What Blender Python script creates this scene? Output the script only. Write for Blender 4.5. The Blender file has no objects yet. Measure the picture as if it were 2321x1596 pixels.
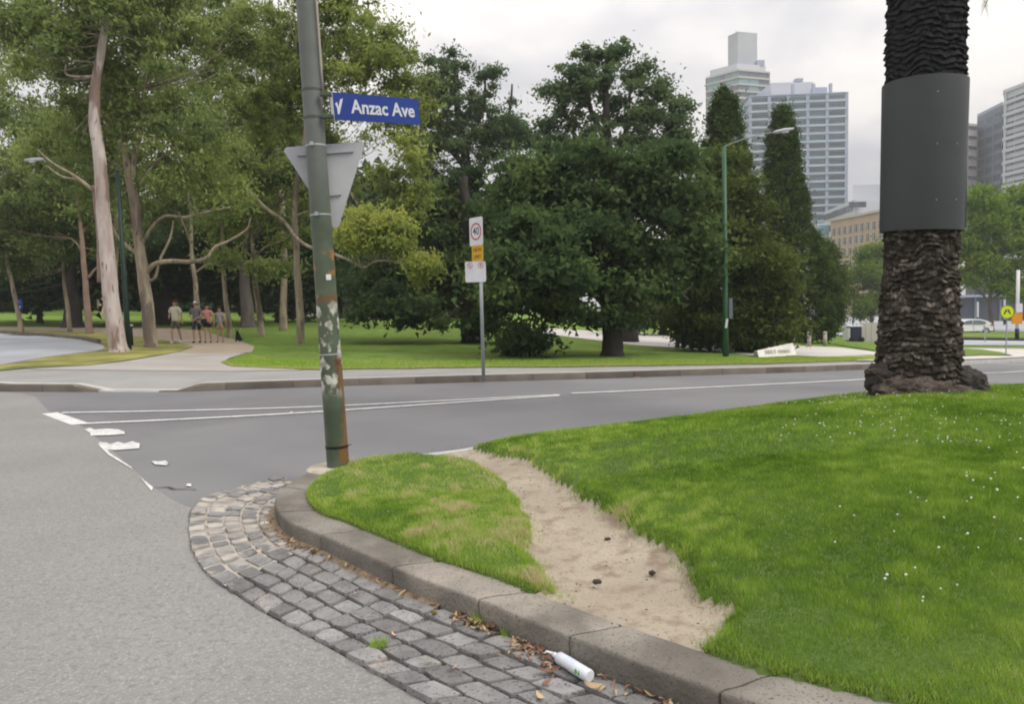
import bpy, bmesh, math, random
import numpy as np
from mathutils import Vector, Matrix
random.seed(4); RNG = np.random.default_rng(4)
S = bpy.context.scene; COL = S.collection
# ------------------------------------------------------------------ camera
F = 1700.0; CX = 1160.5; CY = 798.0; HORC = 695.0; ROLL = math.radians(1.2)
PIT = math.atan((CY - HORC) / F); CZ = 1.6
RM = Matrix.Rotation(math.pi / 2 - PIT, 3, 'X') @ Matrix.Rotation(-ROLL, 3, 'Z')
cd = bpy.data.cameras.new('camera'); cam = bpy.data.objects.new('camera', cd); COL.objects.link(cam)
cam.matrix_world = Matrix.Translation((0, 0, CZ)) @ RM.to_4x4()
cd.sensor_width = 36; cd.lens = 36 * F / 2321; cd.clip_end = 5000; cd.clip_start = 0.05
S.camera = cam
# ------------------------------------------------------------------ world / sky (overcast)
SUN_EL, SUN_AZ = 52, 115           # degrees; azimuth measured clockwise from +Y seen from above
w = bpy.data.worlds.new('World'); S.world = w; w.use_nodes = True
nt = w.node_tree; nt.nodes.clear(); N = nt.nodes.new; L = nt.links.new
out = N('ShaderNodeOutputWorld'); bg = N('ShaderNodeBackground'); L(bg.outputs[0], out.inputs[0]); bg.inputs[1].default_value = 0.1
sky = N('ShaderNodeTexSky'); sky.sky_type = 'NISHITA'; sky.sun_disc = False
sky.sun_elevation = math.radians(SUN_EL); sky.sun_rotation = math.radians(SUN_AZ)
tc = N('ShaderNodeTexCoord'); sep = N('ShaderNodeSeparateXYZ'); L(tc.outputs['Generated'], sep.inputs[0])
mp = N('ShaderNodeMapping'); mp.inputs['Scale'].default_value = (1.3, 1.3, 3.4); mp.inputs['Location'].default_value = (0.35, 0.2, 0.75)
L(tc.outputs['Generated'], mp.inputs[0])
n1 = N('ShaderNodeTexNoise'); n1.inputs['Scale'].default_value = 2.1; n1.inputs['Detail'].default_value = 7; n1.inputs['Roughness'].default_value = 0.5; n1.inputs['Distortion'].default_value = 0.25
L(mp.outputs[0], n1.inputs[0])
cr = N('ShaderNodeValToRGB'); e = cr.color_ramp.elements
e[0].position = 0.36; e[0].color = (0.285, 0.285, 0.308, 1); e[1].position = 0.62; e[1].color = (0.565, 0.535, 0.50, 1)
m_ = e.new(0.5); m_.color = (0.430, 0.416, 0.410, 1)
L(n1.outputs[0], cr.inputs[0])
mz = N('ShaderNodeMapRange'); mz.inputs['From Min'].default_value = 0.15; mz.inputs['From Max'].default_value = 1.0; mz.inputs['To Min'].default_value = 10.0; mz.inputs['To Max'].default_value = 30.0
L(sep.outputs[2], mz.inputs[0])
vm = N('ShaderNodeVectorMath'); vm.operation = 'SCALE'; L(cr.outputs[0], vm.inputs[0]); L(mz.outputs[0], vm.inputs['Scale'])
mx = N('ShaderNodeMix'); mx.data_type = 'RGBA'; mx.inputs[0].default_value = 0.95
L(sky.outputs[0], mx.inputs[6]); L(vm.outputs[0], mx.inputs[7]); L(mx.outputs[2], bg.inputs[0])
sl = bpy.data.lights.new('sun', 'SUN'); sl.energy = 1.4; sl.angle = math.radians(25); sl.color = (1, 0.955, 0.88)
so = bpy.data.objects.new('sun', sl); COL.objects.link(so)
_az, _el = math.radians(SUN_AZ), math.radians(SUN_EL)
sd = Vector((math.sin(_az) * math.cos(_el), math.cos(_az) * math.cos(_el), math.sin(_el)))
so.rotation_euler = sd.to_track_quat('Z', 'Y').to_euler()
S.view_settings.view_transform = 'Standard'; S.view_settings.look = 'None'; S.view_settings.exposure = 0.70
S.view_settings.gamma = 1; S.view_settings.use_curve_mapping = False
S.render.engine = 'CYCLES'; cy = S.cycles
cy.max_bounces = 5; cy.diffuse_bounces = 3; cy.glossy_bounces = 2; cy.transmission_bounces = 3; cy.transparent_max_bounces = 6
cy.pixel_filter_type = 'BLACKMAN_HARRIS'; cy.filter_width = 2.0
# ------------------------------------------------------------------ terrain and pixel -> place helpers
def sst(a, b, t): t = min(1, max(0, (t - a) / (b - a))); return t * t * (3 - 2 * t)
def h(x, y):
    xx = max(-60, min(45, x)); sp = 4 * math.log1p(math.exp(max(-30, min(30, xx / 4))))
    return (-0.025 * xx - 0.026 * sp) * sst(6, 30, y) + 0.022 * max(0, min(y, 220) - 35) * sst(6, -12, x)
def ray(px, py):
    d = RM @ Vector((px - CX, CY - py, -F)); return d / d.y
def P(px, py, Y): d = ray(px, py); return Vector((d.x * Y, Y, CZ + d.z * Y))
def W(px, py, off=0.0):
    d = ray(px, py); y = 0.5
    while y < 900:
        y2 = y * 1.02
        if CZ + d.z * y2 <= h(d.x * y2, y2) + off:
            for _ in range(22):
                m = (y + y2) / 2
                if CZ + d.z * m <= h(d.x * m, m) + off: y2 = m
                else: y = m
            break
        y = y2
    return Vector((d.x * y, y, CZ + d.z * y))
def W2(pts, off=0.0): return [W(p[0], p[1], off).xy for p in pts]
def crom(pts, n=8, closed=False):
    o = []; m = len(pts)
    for i in range(m if closed else m - 1):
        g = (lambda k: pts[k % m]) if closed else (lambda k: pts[max(0, min(m - 1, k))])
        a, b, c, d = g(i - 1), g(i), g(i + 1), g(i + 2)
        for k in range(n):
            t = k / n
            o.append(0.5 * ((2 * b) + (c - a) * t + (2 * a - 5 * b + 4 * c - d) * t * t + (3 * b - a - 3 * c + d) * t ** 3))
    if not closed: o.append(pts[-1])
    return o
_T = np.random.default_rng(9).random((257, 257))
def vn(x, y):
    x = np.asarray(x, float); y = np.asarray(y, float)
    xi = np.floor(x).astype(int); yi = np.floor(y).astype(int); fx = x - xi; fy = y - yi
    fx = fx * fx * (3 - 2 * fx); fy = fy * fy * (3 - 2 * fy)
    t = lambda a, b: _T[a % 256, b % 256]
    return (t(xi, yi) * (1 - fx) + t(xi + 1, yi) * fx) * (1 - fy) + (t(xi, yi + 1) * (1 - fx) + t(xi + 1, yi + 1) * fx) * fy
def fbm(x, y, o=4):
    s = 0; a = 0.5
    for k in range(o): s = s + a * vn(x * 2 ** k + 17 * k, y * 2 ** k + 31 * k); a *= 0.5
    return s
# ------------------------------------------------------------------ materials
MATS = {}
def nmat(name, build):
    if name in MATS: return MATS[name]
    m = bpy.data.materials.new(name); m.use_nodes = True; t = m.node_tree; t.nodes.clear()
    o = t.nodes.new('ShaderNodeOutputMaterial'); build(t, o); MATS[name] = m; return m
def mat(name, c, rough=0.7, c2=None, scale=5, detail=5, contrast=(0.35, 0.65), bump=0.0, bscale=None, metal=0.0, spec=0.3, speck=None, bdist=0.01, c3=None, s3=1.0, r3=(0.5, 0.65), objrand=0.0, stretch=None):
    K = 0.80; sc3 = lambda q: tuple(a * K for a in q) if q else q
    c, c2, c3 = sc3(c), sc3(c2), sc3(c3)
    if speck: speck = (speck[0], sc3(speck[1]), speck[2], speck[3])
    def b(t, o):
        N = t.nodes.new; L = t.links.new
        p = N('ShaderNodeBsdfPrincipled'); L(p.outputs[0], o.inputs[0])
        p.inputs['Roughness'].default_value = rough; p.inputs['Metallic'].default_value = metal; p.inputs['Specular IOR Level'].default_value = spec
        tc = N('ShaderNodeTexCoord'); src = tc.outputs['Object']
        if stretch:
            mp = N('ShaderNodeMapping'); mp.inputs['Scale'].default_value = stretch; L(src, mp.inputs[0]); src = mp.outputs[0]
        col = None
        def mixc(fac, a, bb):
            m = N('ShaderNodeMix'); m.data_type = 'RGBA'
            if isinstance(a, tuple): m.inputs[6].default_value = (*a, 1)
            else: L(a, m.inputs[6])
            if isinstance(bb, tuple): m.inputs[7].default_value = (*bb, 1)
            else: L(bb, m.inputs[7])
            L(fac, m.inputs[0]); return m.outputs[2]
        def noise(sc, det, lo, hi):
            n = N('ShaderNodeTexNoise'); n.inputs['Scale'].default_value = sc; n.inputs['Detail'].default_value = det; L(src, n.inputs[0])
            r = N('ShaderNodeMapRange'); r.inputs[1].default_value = lo; r.inputs[2].default_value = hi; L(n.outputs[0], r.inputs[0]); return r.outputs[0]
        col = c
        if c2: col = mixc(noise(scale, detail, *contrast), col, c2)
        if c3: col = mixc(noise(s3, 4, *r3), col, c3)
        if speck:
            sc, cc, lo, hi = speck
            col = mixc(noise(sc, 1, lo, hi), col, cc)
        if objrand:
            oi = N('ShaderNodeObjectInfo'); r = N('ShaderNodeMapRange'); r.inputs[3].default_value = 1 - objrand; r.inputs[4].default_value = 1 + objrand
            L(oi.outputs['Random'], r.inputs[0])
            v = N('ShaderNodeVectorMath'); v.operation = 'SCALE'; L(r.outputs[0], v.inputs['Scale'])
            if isinstance(col, tuple): v.inputs[0].default_value = col
            else: L(col, v.inputs[0])
            col = v.outputs[0]
        if isinstance(col, tuple): p.inputs['Base Color'].default_value = (*col, 1)
        else: L(col, p.inputs['Base Color'])
        if bump:
            n = N('ShaderNodeTexNoise'); n.inputs['Scale'].default_value = bscale or scale * 4; n.inputs['Detail'].default_value = 4; L(src, n.inputs[0])
            bp = N('ShaderNodeBump'); bp.inputs['Strength'].default_value = bump; bp.inputs['Distance'].default_value = bdist
            L(n.outputs[0], bp.inputs['Height']); L(bp.outputs[0], p.inputs['Normal'])
    return nmat(name, b)
def tintmat(name, stops, trans=0.3, rough=0.6):
    """leaf / blade material: the colour comes from each leaf's own tint attribute"""
    def b(t, o):
        N = t.nodes.new; L = t.links.new
        a = N('ShaderNodeAttribute'); a.attribute_name = 'tint'
        r = N('ShaderNodeValToRGB'); L(a.outputs['Fac'], r.inputs[0]); el = r.color_ramp.elements
        el[0].position = stops[0][0]; el[0].color = (*stops[0][1], 1); el[1].position = stops[-1][0]; el[1].color = (*stops[-1][1], 1)
        for s in stops[1:-1]: k = el.new(s[0]); k.color = (*s[1], 1)
        d = N('ShaderNodeBsdfDiffuse'); L(r.outputs[0], d.inputs[0])
        if trans:
            tr = N('ShaderNodeBsdfTranslucent'); L(r.outputs[0], tr.inputs[0])
            m = N('ShaderNodeMixShader'); m.inputs[0].default_value = trans; L(d.outputs[0], m.inputs[1]); L(tr.outputs[0], m.inputs[2]); L(m.outputs[0], o.inputs[0])
        else: L(d.outputs[0], o.inputs[0])
    return nmat(name, b)
M = {}
M['asphalt'] = mat('asphalt_dark', (0.165, 0.165, 0.175), 0.85, (0.215, 0.213, 0.22), 0.35, 8, (0.35, 0.65), bump=0.5, bscale=130, speck=(150, (0.27, 0.27, 0.28), 0.58, 0.78), bdist=0.004, c3=(0.135, 0.135, 0.145), s3=0.22, r3=(0.52, 0.7))
M['asphalt_pale'] = mat('asphalt_pale', (0.225, 0.221, 0.213), 0.9, (0.28, 0.275, 0.266), 0.7, 6, (0.3, 0.7), bump=0.8, bscale=90, speck=(85, (0.37, 0.36, 0.345), 0.52, 0.75), bdist=0.006, c3=(0.20, 0.19, 0.18), s3=26, r3=(0.5, 0.7))
M['asphalt_blue'] = mat('asphalt_blue', (0.33, 0.34, 0.37), 0.8, (0.42, 0.44, 0.48), 0.4, 5, (0.35, 0.65), bump=0.4, bscale=60)
M['path'] = mat('footpath_asphalt', (0.27, 0.265, 0.26), 0.9, (0.33, 0.325, 0.32), 0.9, 6, (0.3, 0.7), bump=0.5, bscale=60, speck=(60, (0.42, 0.41, 0.40), 0.55, 0.75))
M['path_pale'] = mat('footpath_pale', (0.36, 0.335, 0.31), 0.9, (0.43, 0.405, 0.38), 0.8, 6, (0.3, 0.7), bump=0.4, bscale=60)
M['gravel'] = mat('gravel_tan', (0.34, 0.28, 0.21), 0.95, (0.42, 0.35, 0.27), 1.2, 6, (0.3, 0.7), bump=0.4, bscale=50)
M['plaza'] = mat('plaza_concrete', (0.52, 0.49, 0.46), 0.9, (0.62, 0.59, 0.56), 0.3, 6, (0.3, 0.7), bump=0.1, bscale=20)
M['kerbcon'] = mat('kerb_concrete', (0.45, 0.44, 0.42), 0.9, (0.55, 0.54, 0.52), 3, 6, (0.3, 0.7), bump=0.3, bscale=50)
M['blue_kerb'] = mat('kerb_bluestone_far', (0.14, 0.12, 0.10), 0.9, (0.22, 0.19, 0.16), 2.2, 6, (0.3, 0.7), bump=0.4, bscale=50, objrand=0.25)
M['bluestone'] = mat('kerb_bluestone', (0.150, 0.135, 0.115), 0.9, (0.275, 0.255, 0.222), 2.6, 9, (0.35, 0.65), bump=0.9, bscale=48, speck=(95, (0.09, 0.085, 0.08), 0.60, 0.72), bdist=0.008, c3=(0.36, 0.32, 0.27), s3=1.7, r3=(0.56, 0.72), objrand=0.1)
M['pitcher'] = mat('bluestone_pitcher', (0.18, 0.177, 0.176), 0.8, (0.28, 0.273, 0.268), 9, 6, (0.3, 0.7), bump=0.8, bscale=30, speck=(70, (0.10, 0.10, 0.105), 0.58, 0.7), bdist=0.008, objrand=0.28, c3=(0.33, 0.29, 0.26), s3=6, r3=(0.62, 0.72))
M['pitcher_mortar'] = mat('pitcher_smeared', (0.30, 0.285, 0.265), 0.85, (0.46, 0.42, 0.37), 6, 6, (0.4, 0.6), bump=0.6, bscale=40, c3=(0.17, 0.17, 0.175), s3=5, r3=(0.5, 0.6), objrand=0.15)
M['joint'] = mat('joint_dirt', (0.055, 0.05, 0.047), 0.95, (0.12, 0.10, 0.085), 8, 5, bump=0.5, bscale=60)
M['mortar'] = mat('pale_mortar', (0.29, 0.265, 0.235), 0.9, (0.48, 0.43, 0.37), 5, 6, bump=0.5, bscale=60)
M['sand'] = mat('sandy_dirt', (0.31, 0.265, 0.205), 0.95, (0.44, 0.385, 0.305), 1.3, 8, (0.3, 0.7), bump=0.8, bscale=45, speck=(60, (0.26, 0.19, 0.135), 0.60, 0.72), bdist=0.012, c3=(0.25, 0.195, 0.145), s3=7, r3=(0.50, 0.68))
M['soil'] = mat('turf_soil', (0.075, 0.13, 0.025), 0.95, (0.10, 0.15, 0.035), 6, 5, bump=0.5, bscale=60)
M['lawn'] = mat('park_lawn', (0.14, 0.24, 0.042), 0.95, (0.25, 0.355, 0.085), 1.6, 9, (0.3, 0.7), bump=1.0, bscale=22, bdist=0.08, spec=.05, c3=(0.22, 0.27, 0.07), s3=0.30, r3=(0.50, 0.68), speck=(9, (0.07, 0.16, 0.02), .55, .75))
M['lawn_dry'] = mat('verge_dry', (0.18, 0.175, 0.05), 0.9, (0.36, 0.34, 0.09), 0.8, 7, (0.35, 0.6), bump=0.6, bscale=16, bdist=0.05, c3=(0.12, 0.15, 0.04), s3=0.5, r3=(0.55, 0.7))
M['earth'] = mat('ground_earth', (0.08, 0.12, 0.03), 0.95, (0.12, 0.16, 0.05), 0.05, 6)
M['white_paint'] = mat('road_paint', (0.62, 0.62, 0.61), 0.7, (0.78, 0.78, 0.77), 4, 6, bump=0.2, bscale=60, speck=(30, (0.38, 0.38, 0.38), 0.54, 0.70))
M['yellow_paint'] = mat('yellow_paint', (0.6, 0.5, 0.25), 0.7)
M['pole'] = mat('pole_green', (0.062, 0.085, 0.060), 0.45, (0.085, 0.11, 0.08), 3, 5, bump=0.15, bscale=30, spec=0.4)
M['concrete'] = mat('footing_concrete', (0.42, 0.38, 0.30), 0.9, (0.55, 0.51, 0.42), 7, 6, bump=0.5, bscale=60)
M['alu'] = mat('grey_aluminium', (0.50, 0.51, 0.53), 0.5, (0.42, 0.43, 0.47), 2.5, 4, metal=0.35, spec=0.5)
M['steel'] = mat('galvanised_steel', (0.42, 0.45, 0.48), 0.45, (0.5, 0.53, 0.56), 8, 4, metal=0.5)
M['conduit'] = mat('beige_conduit', (0.42, 0.38, 0.33), 0.6)
M['sign_blue'] = mat('sign_blue', (0.016, 0.045, 0.27), 0.4, (0.02, 0.055, 0.31), 2, 3)
M['sign_white'] = mat('sign_white', (0.80, 0.80, 0.83), 0.5, (0.72, 0.72, 0.76), 5, 4)
M['sign_letter'] = mat('sign_letter', (0.70, 0.72, 0.78), 0.5)
M['sign_red'] = mat('sign_red', (0.50, 0.10, 0.12), 0.5)
M['sign_black'] = mat('sign_black', (0.03, 0.035, 0.05), 0.5)
M['sign_orange'] = mat('sign_orange', (0.72, 0.42, 0.02), 0.5)
M['sign_orange2'] = mat('sign_orange_far', (0.75, 0.30, 0.01), 0.5)
M['sign_lime'] = mat('sign_lime', (0.70, 0.85, 0.01), 0.5)
M['collar'] = mat('collar_grey', (0.045, 0.052, 0.057), 0.55, (0.056, 0.063, 0.067), 1.3, 3, spec=0.4)
M['green_lamp'] = mat('lamp_post_green', (0.035, 0.115, 0.055), 0.5, (0.05, 0.14, 0.07), 2, 4)
M['dark_lamp'] = mat('lamp_post_dark', (0.015, 0.04, 0.03), 0.5)
M['lamp_head'] = mat('lamp_head', (0.55, 0.56, 0.60), 0.5)
M['black_metal'] = mat('black_metal', (0.012, 0.014, 0.016), 0.5)
M['gum_white'] = mat('gum_bark_pale', (0.42, 0.34, 0.31), 0.85, (0.58, 0.51, 0.48), 4.5, 8, (0.40, 0.60), bump=0.7, bscale=14, bdist=.03, c3=(0.26, 0.18, 0.15), s3=2.4, r3=(0.55, 0.62), stretch=(1, 1, 0.22), speck=(11, (0.24, 0.19, 0.17), .64, .70))
M['gum_tan'] = mat('gum_bark_tan', (0.25, 0.205, 0.145), 0.9, (0.40, 0.335, 0.245), 5, 8, (0.40, 0.60), bump=0.7, bscale=14, bdist=.03, c3=(0.17, 0.135, 0.11), s3=2.6, r3=(0.53, 0.62), stretch=(1, 1, 0.22), speck=(11, (0.13, 0.10, 0.08), .64, .70))
M['gum_pink'] = mat('gum_bark_pink', (0.27, 0.18, 0.14), 0.9, (0.36, 0.26, 0.21), 1.8, 7, (0.35, 0.65), bump=0.4, bscale=9)
M['dark_bark'] = mat('dark_bark', (0.045, 0.038, 0.034), 0.95, (0.075, 0.065, 0.058), 3, 6, bump=0.8, bscale=12, bdist=0.03, stretch=(1, 1, 0.3))
M['grey_bark'] = mat('grey_bark', (0.12, 0.10, 0.09), 0.95, (0.18, 0.155, 0.14), 3, 6, bump=0.8, bscale=12, bdist=0.03, stretch=(1, 1, 0.3))
M['glass'] = mat('tower_glass', (0.05, 0.09, 0.13), 0.25, (0.11, 0.17, 0.22), 0.15, 3, spec=0.6, objrand=0.3)
M['glass_teal'] = mat('tower_glass_teal', (0.13, 0.28, 0.31), 0.25, (0.22, 0.40, 0.42), 0.1, 3, spec=0.6, objrand=0.25)
M['balustrade'] = mat('balustrade_glass', (0.38, 0.50, 0.56), 0.3, (0.48, 0.60, 0.66), 0.2, 3, spec=0.6, objrand=0.12)
M['tower_grey'] = mat('tower_grey', (0.36, 0.41, 0.53), 0.8, (0.41, 0.46, 0.58), 0.1, 3)
M['tower_cream'] = mat('tower_cream', (0.55, 0.52, 0.48), 0.8)
M['tower_white'] = mat('tower_white', (0.60, 0.62, 0.68), 0.8)
M['tower_dark'] = mat('tower_dark', (0.17, 0.19, 0.23), 0.6)
M['tan_wall'] = mat('tan_wall', (0.50, 0.37, 0.26), 0.9, (0.55, 0.42, 0.30), 0.3, 4)
M['window_dark'] = mat('window_dark', (0.04, 0.055, 0.075), 0.2, (0.10, 0.13, 0.16), 0.6, 3, spec=0.6, objrand=0.35)
# foliage
M['lf_gum'] = tintmat('leaf_gum', [(0.0, (0.11, 0.16, 0.06)), (0.45, (0.24, 0.31, 0.10)), (0.8, (0.38, 0.44, 0.13)), (1.0, (0.56, 0.48, 0.11))], 0.5)
M['lf_bright'] = tintmat('leaf_gum_bright', [(0.0, (0.13, 0.18, 0.06)), (0.5, (0.29, 0.35, 0.09)), (1.0, (0.56, 0.56, 0.13))], 0.5)
M['lf_oak'] = tintmat('leaf_oak', [(0.0, (0.032, 0.056, 0.028)), (0.5, (0.078, 0.124, 0.046)), (1.0, (0.20, 0.27, 0.075))], 0.42)
M['lf_elm'] = tintmat('leaf_elm', [(0.0, (0.060, 0.100, 0.058)), (0.5, (0.12, 0.18, 0.08)), (1.0, (0.22, 0.29, 0.11))], 0.45)
M['lf_cyp'] = tintmat('leaf_cypress', [(0.0, (0.030, 0.052, 0.018)), (0.5, (0.068, 0.108, 0.030)), (1.0, (0.15, 0.205, 0.05))], 0.3)
M['lf_olive'] = tintmat('leaf_olive', [(0.0, (0.045, 0.070, 0.022)), (0.5, (0.105, 0.14, 0.038)), (1.0, (0.235, 0.275, 0.065))], 0.4)
M['lf_dark'] = tintmat('leaf_dark', [(0.0, (0.035, 0.06, 0.030)), (0.6, (0.065, 0.105, 0.040)), (1.0, (0.11, 0.165, 0.05))], 0.3)
M['lf_plane'] = tintmat('leaf_plane', [(0.0, (0.08, 0.14, 0.02)), (0.5, (0.17, 0.26, 0.035)), (1.0, (0.32, 0.40, 0.06))], 0.35)
M['blade'] = tintmat('grass_blade', [(0.0, (0.085, 0.17, 0.020)), (0.30, (0.185, 0.315, 0.038)), (0.55, (0.31, 0.445, 0.07)), (0.80, (0.43, 0.49, 0.15)), (1.0, (0.54, 0.48, 0.27))], 0.35)
# ------------------------------------------------------------------ object helpers
def tag(o, label=None, cat=None, group=None, kind=None):
    if label: o['label'] = label
    if cat: o['category'] = cat
    if group: o['group'] = group
    if kind: o['kind'] = kind
    return o
def empty(name, loc, label, cat, group=None, rz=0):
    o = bpy.data.objects.new(name, None); COL.objects.link(o); o.location = loc; o.rotation_euler[2] = rz
    o.empty_display_size = 0.1; return tag(o, label, cat, group)
def link(name, me, m=None, parent=None, smooth=False, kind=None):
    o = bpy.data.objects.new(name, me); COL.objects.link(o)
    if m is not None:
        for x in (m if isinstance(m, (list, tuple)) else [m]): me.materials.append(x)
    if smooth: me.shade_smooth()
    if parent:
        o.parent = parent
        if not parent.get('_local'): o.matrix_parent_inverse = Matrix.Translation(parent.location).inverted() if parent.rotation_euler[2] == 0 else (Matrix.Translation(parent.location) @ Matrix.Rotation(parent.rotation_euler[2], 4, 'Z')).inverted()
    if kind: o['kind'] = kind
    return o
def fd(name, v, f, m=None, parent=None, smooth=False, kind=None):
    me = bpy.data.meshes.new(name); me.from_pydata([tuple(p) for p in v], [], f); me.update()
    return link(name, me, m, parent, smooth, kind)
def npmesh(name, v, nper, m, parent=None, tint=None, kind=None, smooth=False, faces=None):
    """v (n*nper,3) separate polygons, or faces given as index array (k,nper)"""
    me = bpy.data.meshes.new(name); v = np.ascontiguousarray(v, dtype=np.float32)
    me.vertices.add(len(v)); me.vertices.foreach_set('co', v.ravel())
    fi = np.arange(len(v)) if faces is None else np.asarray(faces).ravel()
    nf = len(fi) // nper; me.loops.add(len(fi)); me.loops.foreach_set('vertex_index', fi.astype(np.int32))
    me.polygons.add(nf); me.polygons.foreach_set('loop_start', (np.arange(nf) * nper).astype(np.int32))
    me.update(calc_edges=True)
    if tint is not None:
        a = me.attributes.new('tint', 'FLOAT', 'POINT'); a.data.foreach_set('value', np.clip(tint, 0, 1).astype(np.float32))
    return link(name, me, m, parent, smooth, kind)
class MB:
    def __init__(s): s.v = []; s.f = []
    def box(s, c, d, R=None):
        c = Vector(c); n = len(s.v)
        for k in range(8):
            q = Vector(((k & 1) - .5, ((k >> 1) & 1) - .5, ((k >> 2) & 1) - .5)); q = Vector((q.x * d[0], q.y * d[1], q.z * d[2]))
            s.v.append(c + (R @ q if R else q))
        for q in ((0, 2, 3, 1), (4, 5, 7, 6), (0, 1, 5, 4), (2, 6, 7, 3), (0, 4, 6, 2), (1, 3, 7, 5)): s.f.append([n + i for i in q])
        return s
    def tube(s, pts, rad, n=10, cap=True, wob=0.0):
        pts = [Vector(p) for p in pts]; b = len(s.v); m = len(pts)
        if not isinstance(rad, (list, tuple)): rad = [rad] * m
        ref = Vector((0.31, 0.95, 0.05)) 
        for i, p in enumerate(pts):
            t = (pts[min(i + 1, m - 1)] - pts[max(i - 1, 0)]).normalized()
            if abs(t.dot(ref)) > 0.95: ref = Vector((1, 0.1, 0.2)).normalized()
            a = t.cross(ref).normalized(); c = t.cross(a)
            for k in range(n):
                an = 2 * math.pi * k / n; r = rad[i] * (1 + wob * (random.random() - .5))
                s.v.append(p + a * math.cos(an) * r + c * math.sin(an) * r)
        for i in range(m - 1):
            for k in range(n):
                s.f.append([b + i * n + k, b + i * n + (k + 1) % n, b + (i + 1) * n + (k + 1) % n, b + (i + 1) * n + k])
        if cap:
            s.f.append([b + k for k in range(n)][::-1]); s.f.append([b + (m - 1) * n + k for k in range(n)])
        return s
    def prism(s, poly, z0, z1):
        n = len(s.v); m = len(poly)
        s.v += [Vector((p[0], p[1], z0)) for p in poly] + [Vector((p[0], p[1], z1)) for p in poly]
        s.f.append([n + i for i in range(m)][::-1]); s.f.append([n + m + i for i in range(m)])
        for i in range(m): s.f.append([n + i, n + (i + 1) % m, n + m + (i + 1) % m, n + m + i])
        return s
    def build(s, name, m, parent=None, smooth=False, kind=None, bevel=0):
        o = fd(name, s.v, s.f, m, parent, smooth, kind)
        bm = bmesh.new(); bm.from_mesh(o.data); bmesh.ops.recalc_face_normals(bm, faces=bm.faces)
        if bevel: bmesh.ops.bevel(bm, geom=bm.edges[:], offset=bevel, segments=2, profile=0.6, affect='EDGES', clamp_overlap=True)
        bm.to_mesh(o.data); bm.free()
        if smooth: o.data.shade_smooth()
        return o
def smooth_angle(o, a=40):
    o.data.shade_smooth()
    try: o.data.set_sharp_from_angle(angle=math.radians(a))
    except Exception: pass
def sheet(name, poly, off, m, step=1.0, kind='structure', parent=None, hf=None, smooth=True):
    """2-D polygon cut along a grid and laid on the terrain"""
    bm = bmesh.new(); vs = [bm.verts.new((p[0], p[1], 0)) for p in poly]; bm.faces.new(vs)
    bmesh.ops.triangulate(bm, faces=bm.faces[:])
    xs = [p[0] for p in poly]; ys = [p[1] for p in poly]
    for ax, lo, hi in ((0, min(xs), max(xs)), (1, min(ys), max(ys))):
        k = math.floor(lo / step) + 1
        while k * step < hi:
            co = [0, 0, 0]; no = [0, 0, 0]; co[ax] = k * step; no[ax] = 1
            bmesh.ops.bisect_plane(bm, geom=bm.verts[:] + bm.edges[:] + bm.faces[:], plane_co=co, plane_no=no, dist=1e-5); k += 1
    g = hf or h
    for v in bm.verts: v.co.z = g(v.co.x, v.co.y) + off
    bmesh.ops.recalc_face_normals(bm, faces=bm.faces[:])
    for f in bm.faces:
        if f.normal.z < 0: f.normal_flip()
    me = bpy.data.meshes.new(name); bm.to_mesh(me); bm.free()
    return link(name, me, m, parent, smooth, kind)
def text(name, s, size, m, parent, mw, ext=0.002, sx=1.0, align='CENTER', bold=0.0):
    cu = bpy.data.curves.new(name, 'FONT'); cu.body = s; cu.size = size; cu.extrude = ext; cu.align_x = align; cu.align_y = 'CENTER'; cu.offset = bold; cu.resolution_u = 3
    t = bpy.data.objects.new('tmp', cu); COL.objects.link(t)
    dg = bpy.context.evaluated_depsgraph_get(); me = bpy.data.meshes.new_from_object(t.evaluated_get(dg))
    bpy.data.objects.remove(t); bpy.data.curves.remove(cu)
    me.transform(mw @ Matrix.Diagonal((sx, 1, 1, 1))); me.name = name; me.materials.clear()
    return link(name, me, m, parent)
def basis(o, right, up):
    r = Vector(right).normalized(); u = Vector(up); u = (u - r * u.dot(r)).normalized(); n = r.cross(u)
    return Matrix(((r.x, u.x, n.x, o[0]), (r.y, u.y, n.y, o[1]), (r.z, u.z, n.z, o[2]), (0, 0, 0, 1)))
def poly3(name, pts, m, parent, mw, z0=0, z1=0.003, bevel=0):
    b = MB().prism(pts, z0, z1); b.v = [mw @ v for v in b.v]; return b.build(name, m, parent, bevel=bevel)
def rrect(w_, h_, r, n=4):
    o = []
    for cx, cy, a in ((w_ / 2 - r, h_ / 2 - r, 0), (-w_ / 2 + r, h_ / 2 - r, 90), (-w_ / 2 + r, -h_ / 2 + r, 180), (w_ / 2 - r, -h_ / 2 + r, 270)):
        for k in range(n + 1):
            t = math.radians(a + 90 * k / n); o.append((cx + r * math.cos(t), cy + r * math.sin(t)))
    return o
def ring(ro, ri, n=32):
    b = MB()
    for r in (ro, ri):
        for z in (0, 0.003):
            for k in range(n): a = 2 * math.pi * k / n; b.v.append(Vector((r * math.cos(a), r * math.sin(a), z)))
    for k in range(n):
        q = (k + 1) % n
        b.f += [[k, q, n + q, n + k], [n + k, n + q, 3 * n + q, 3 * n + k], [3 * n + k, 3 * n + q, 2 * n + q, 2 * n + k]]
    return b
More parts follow.
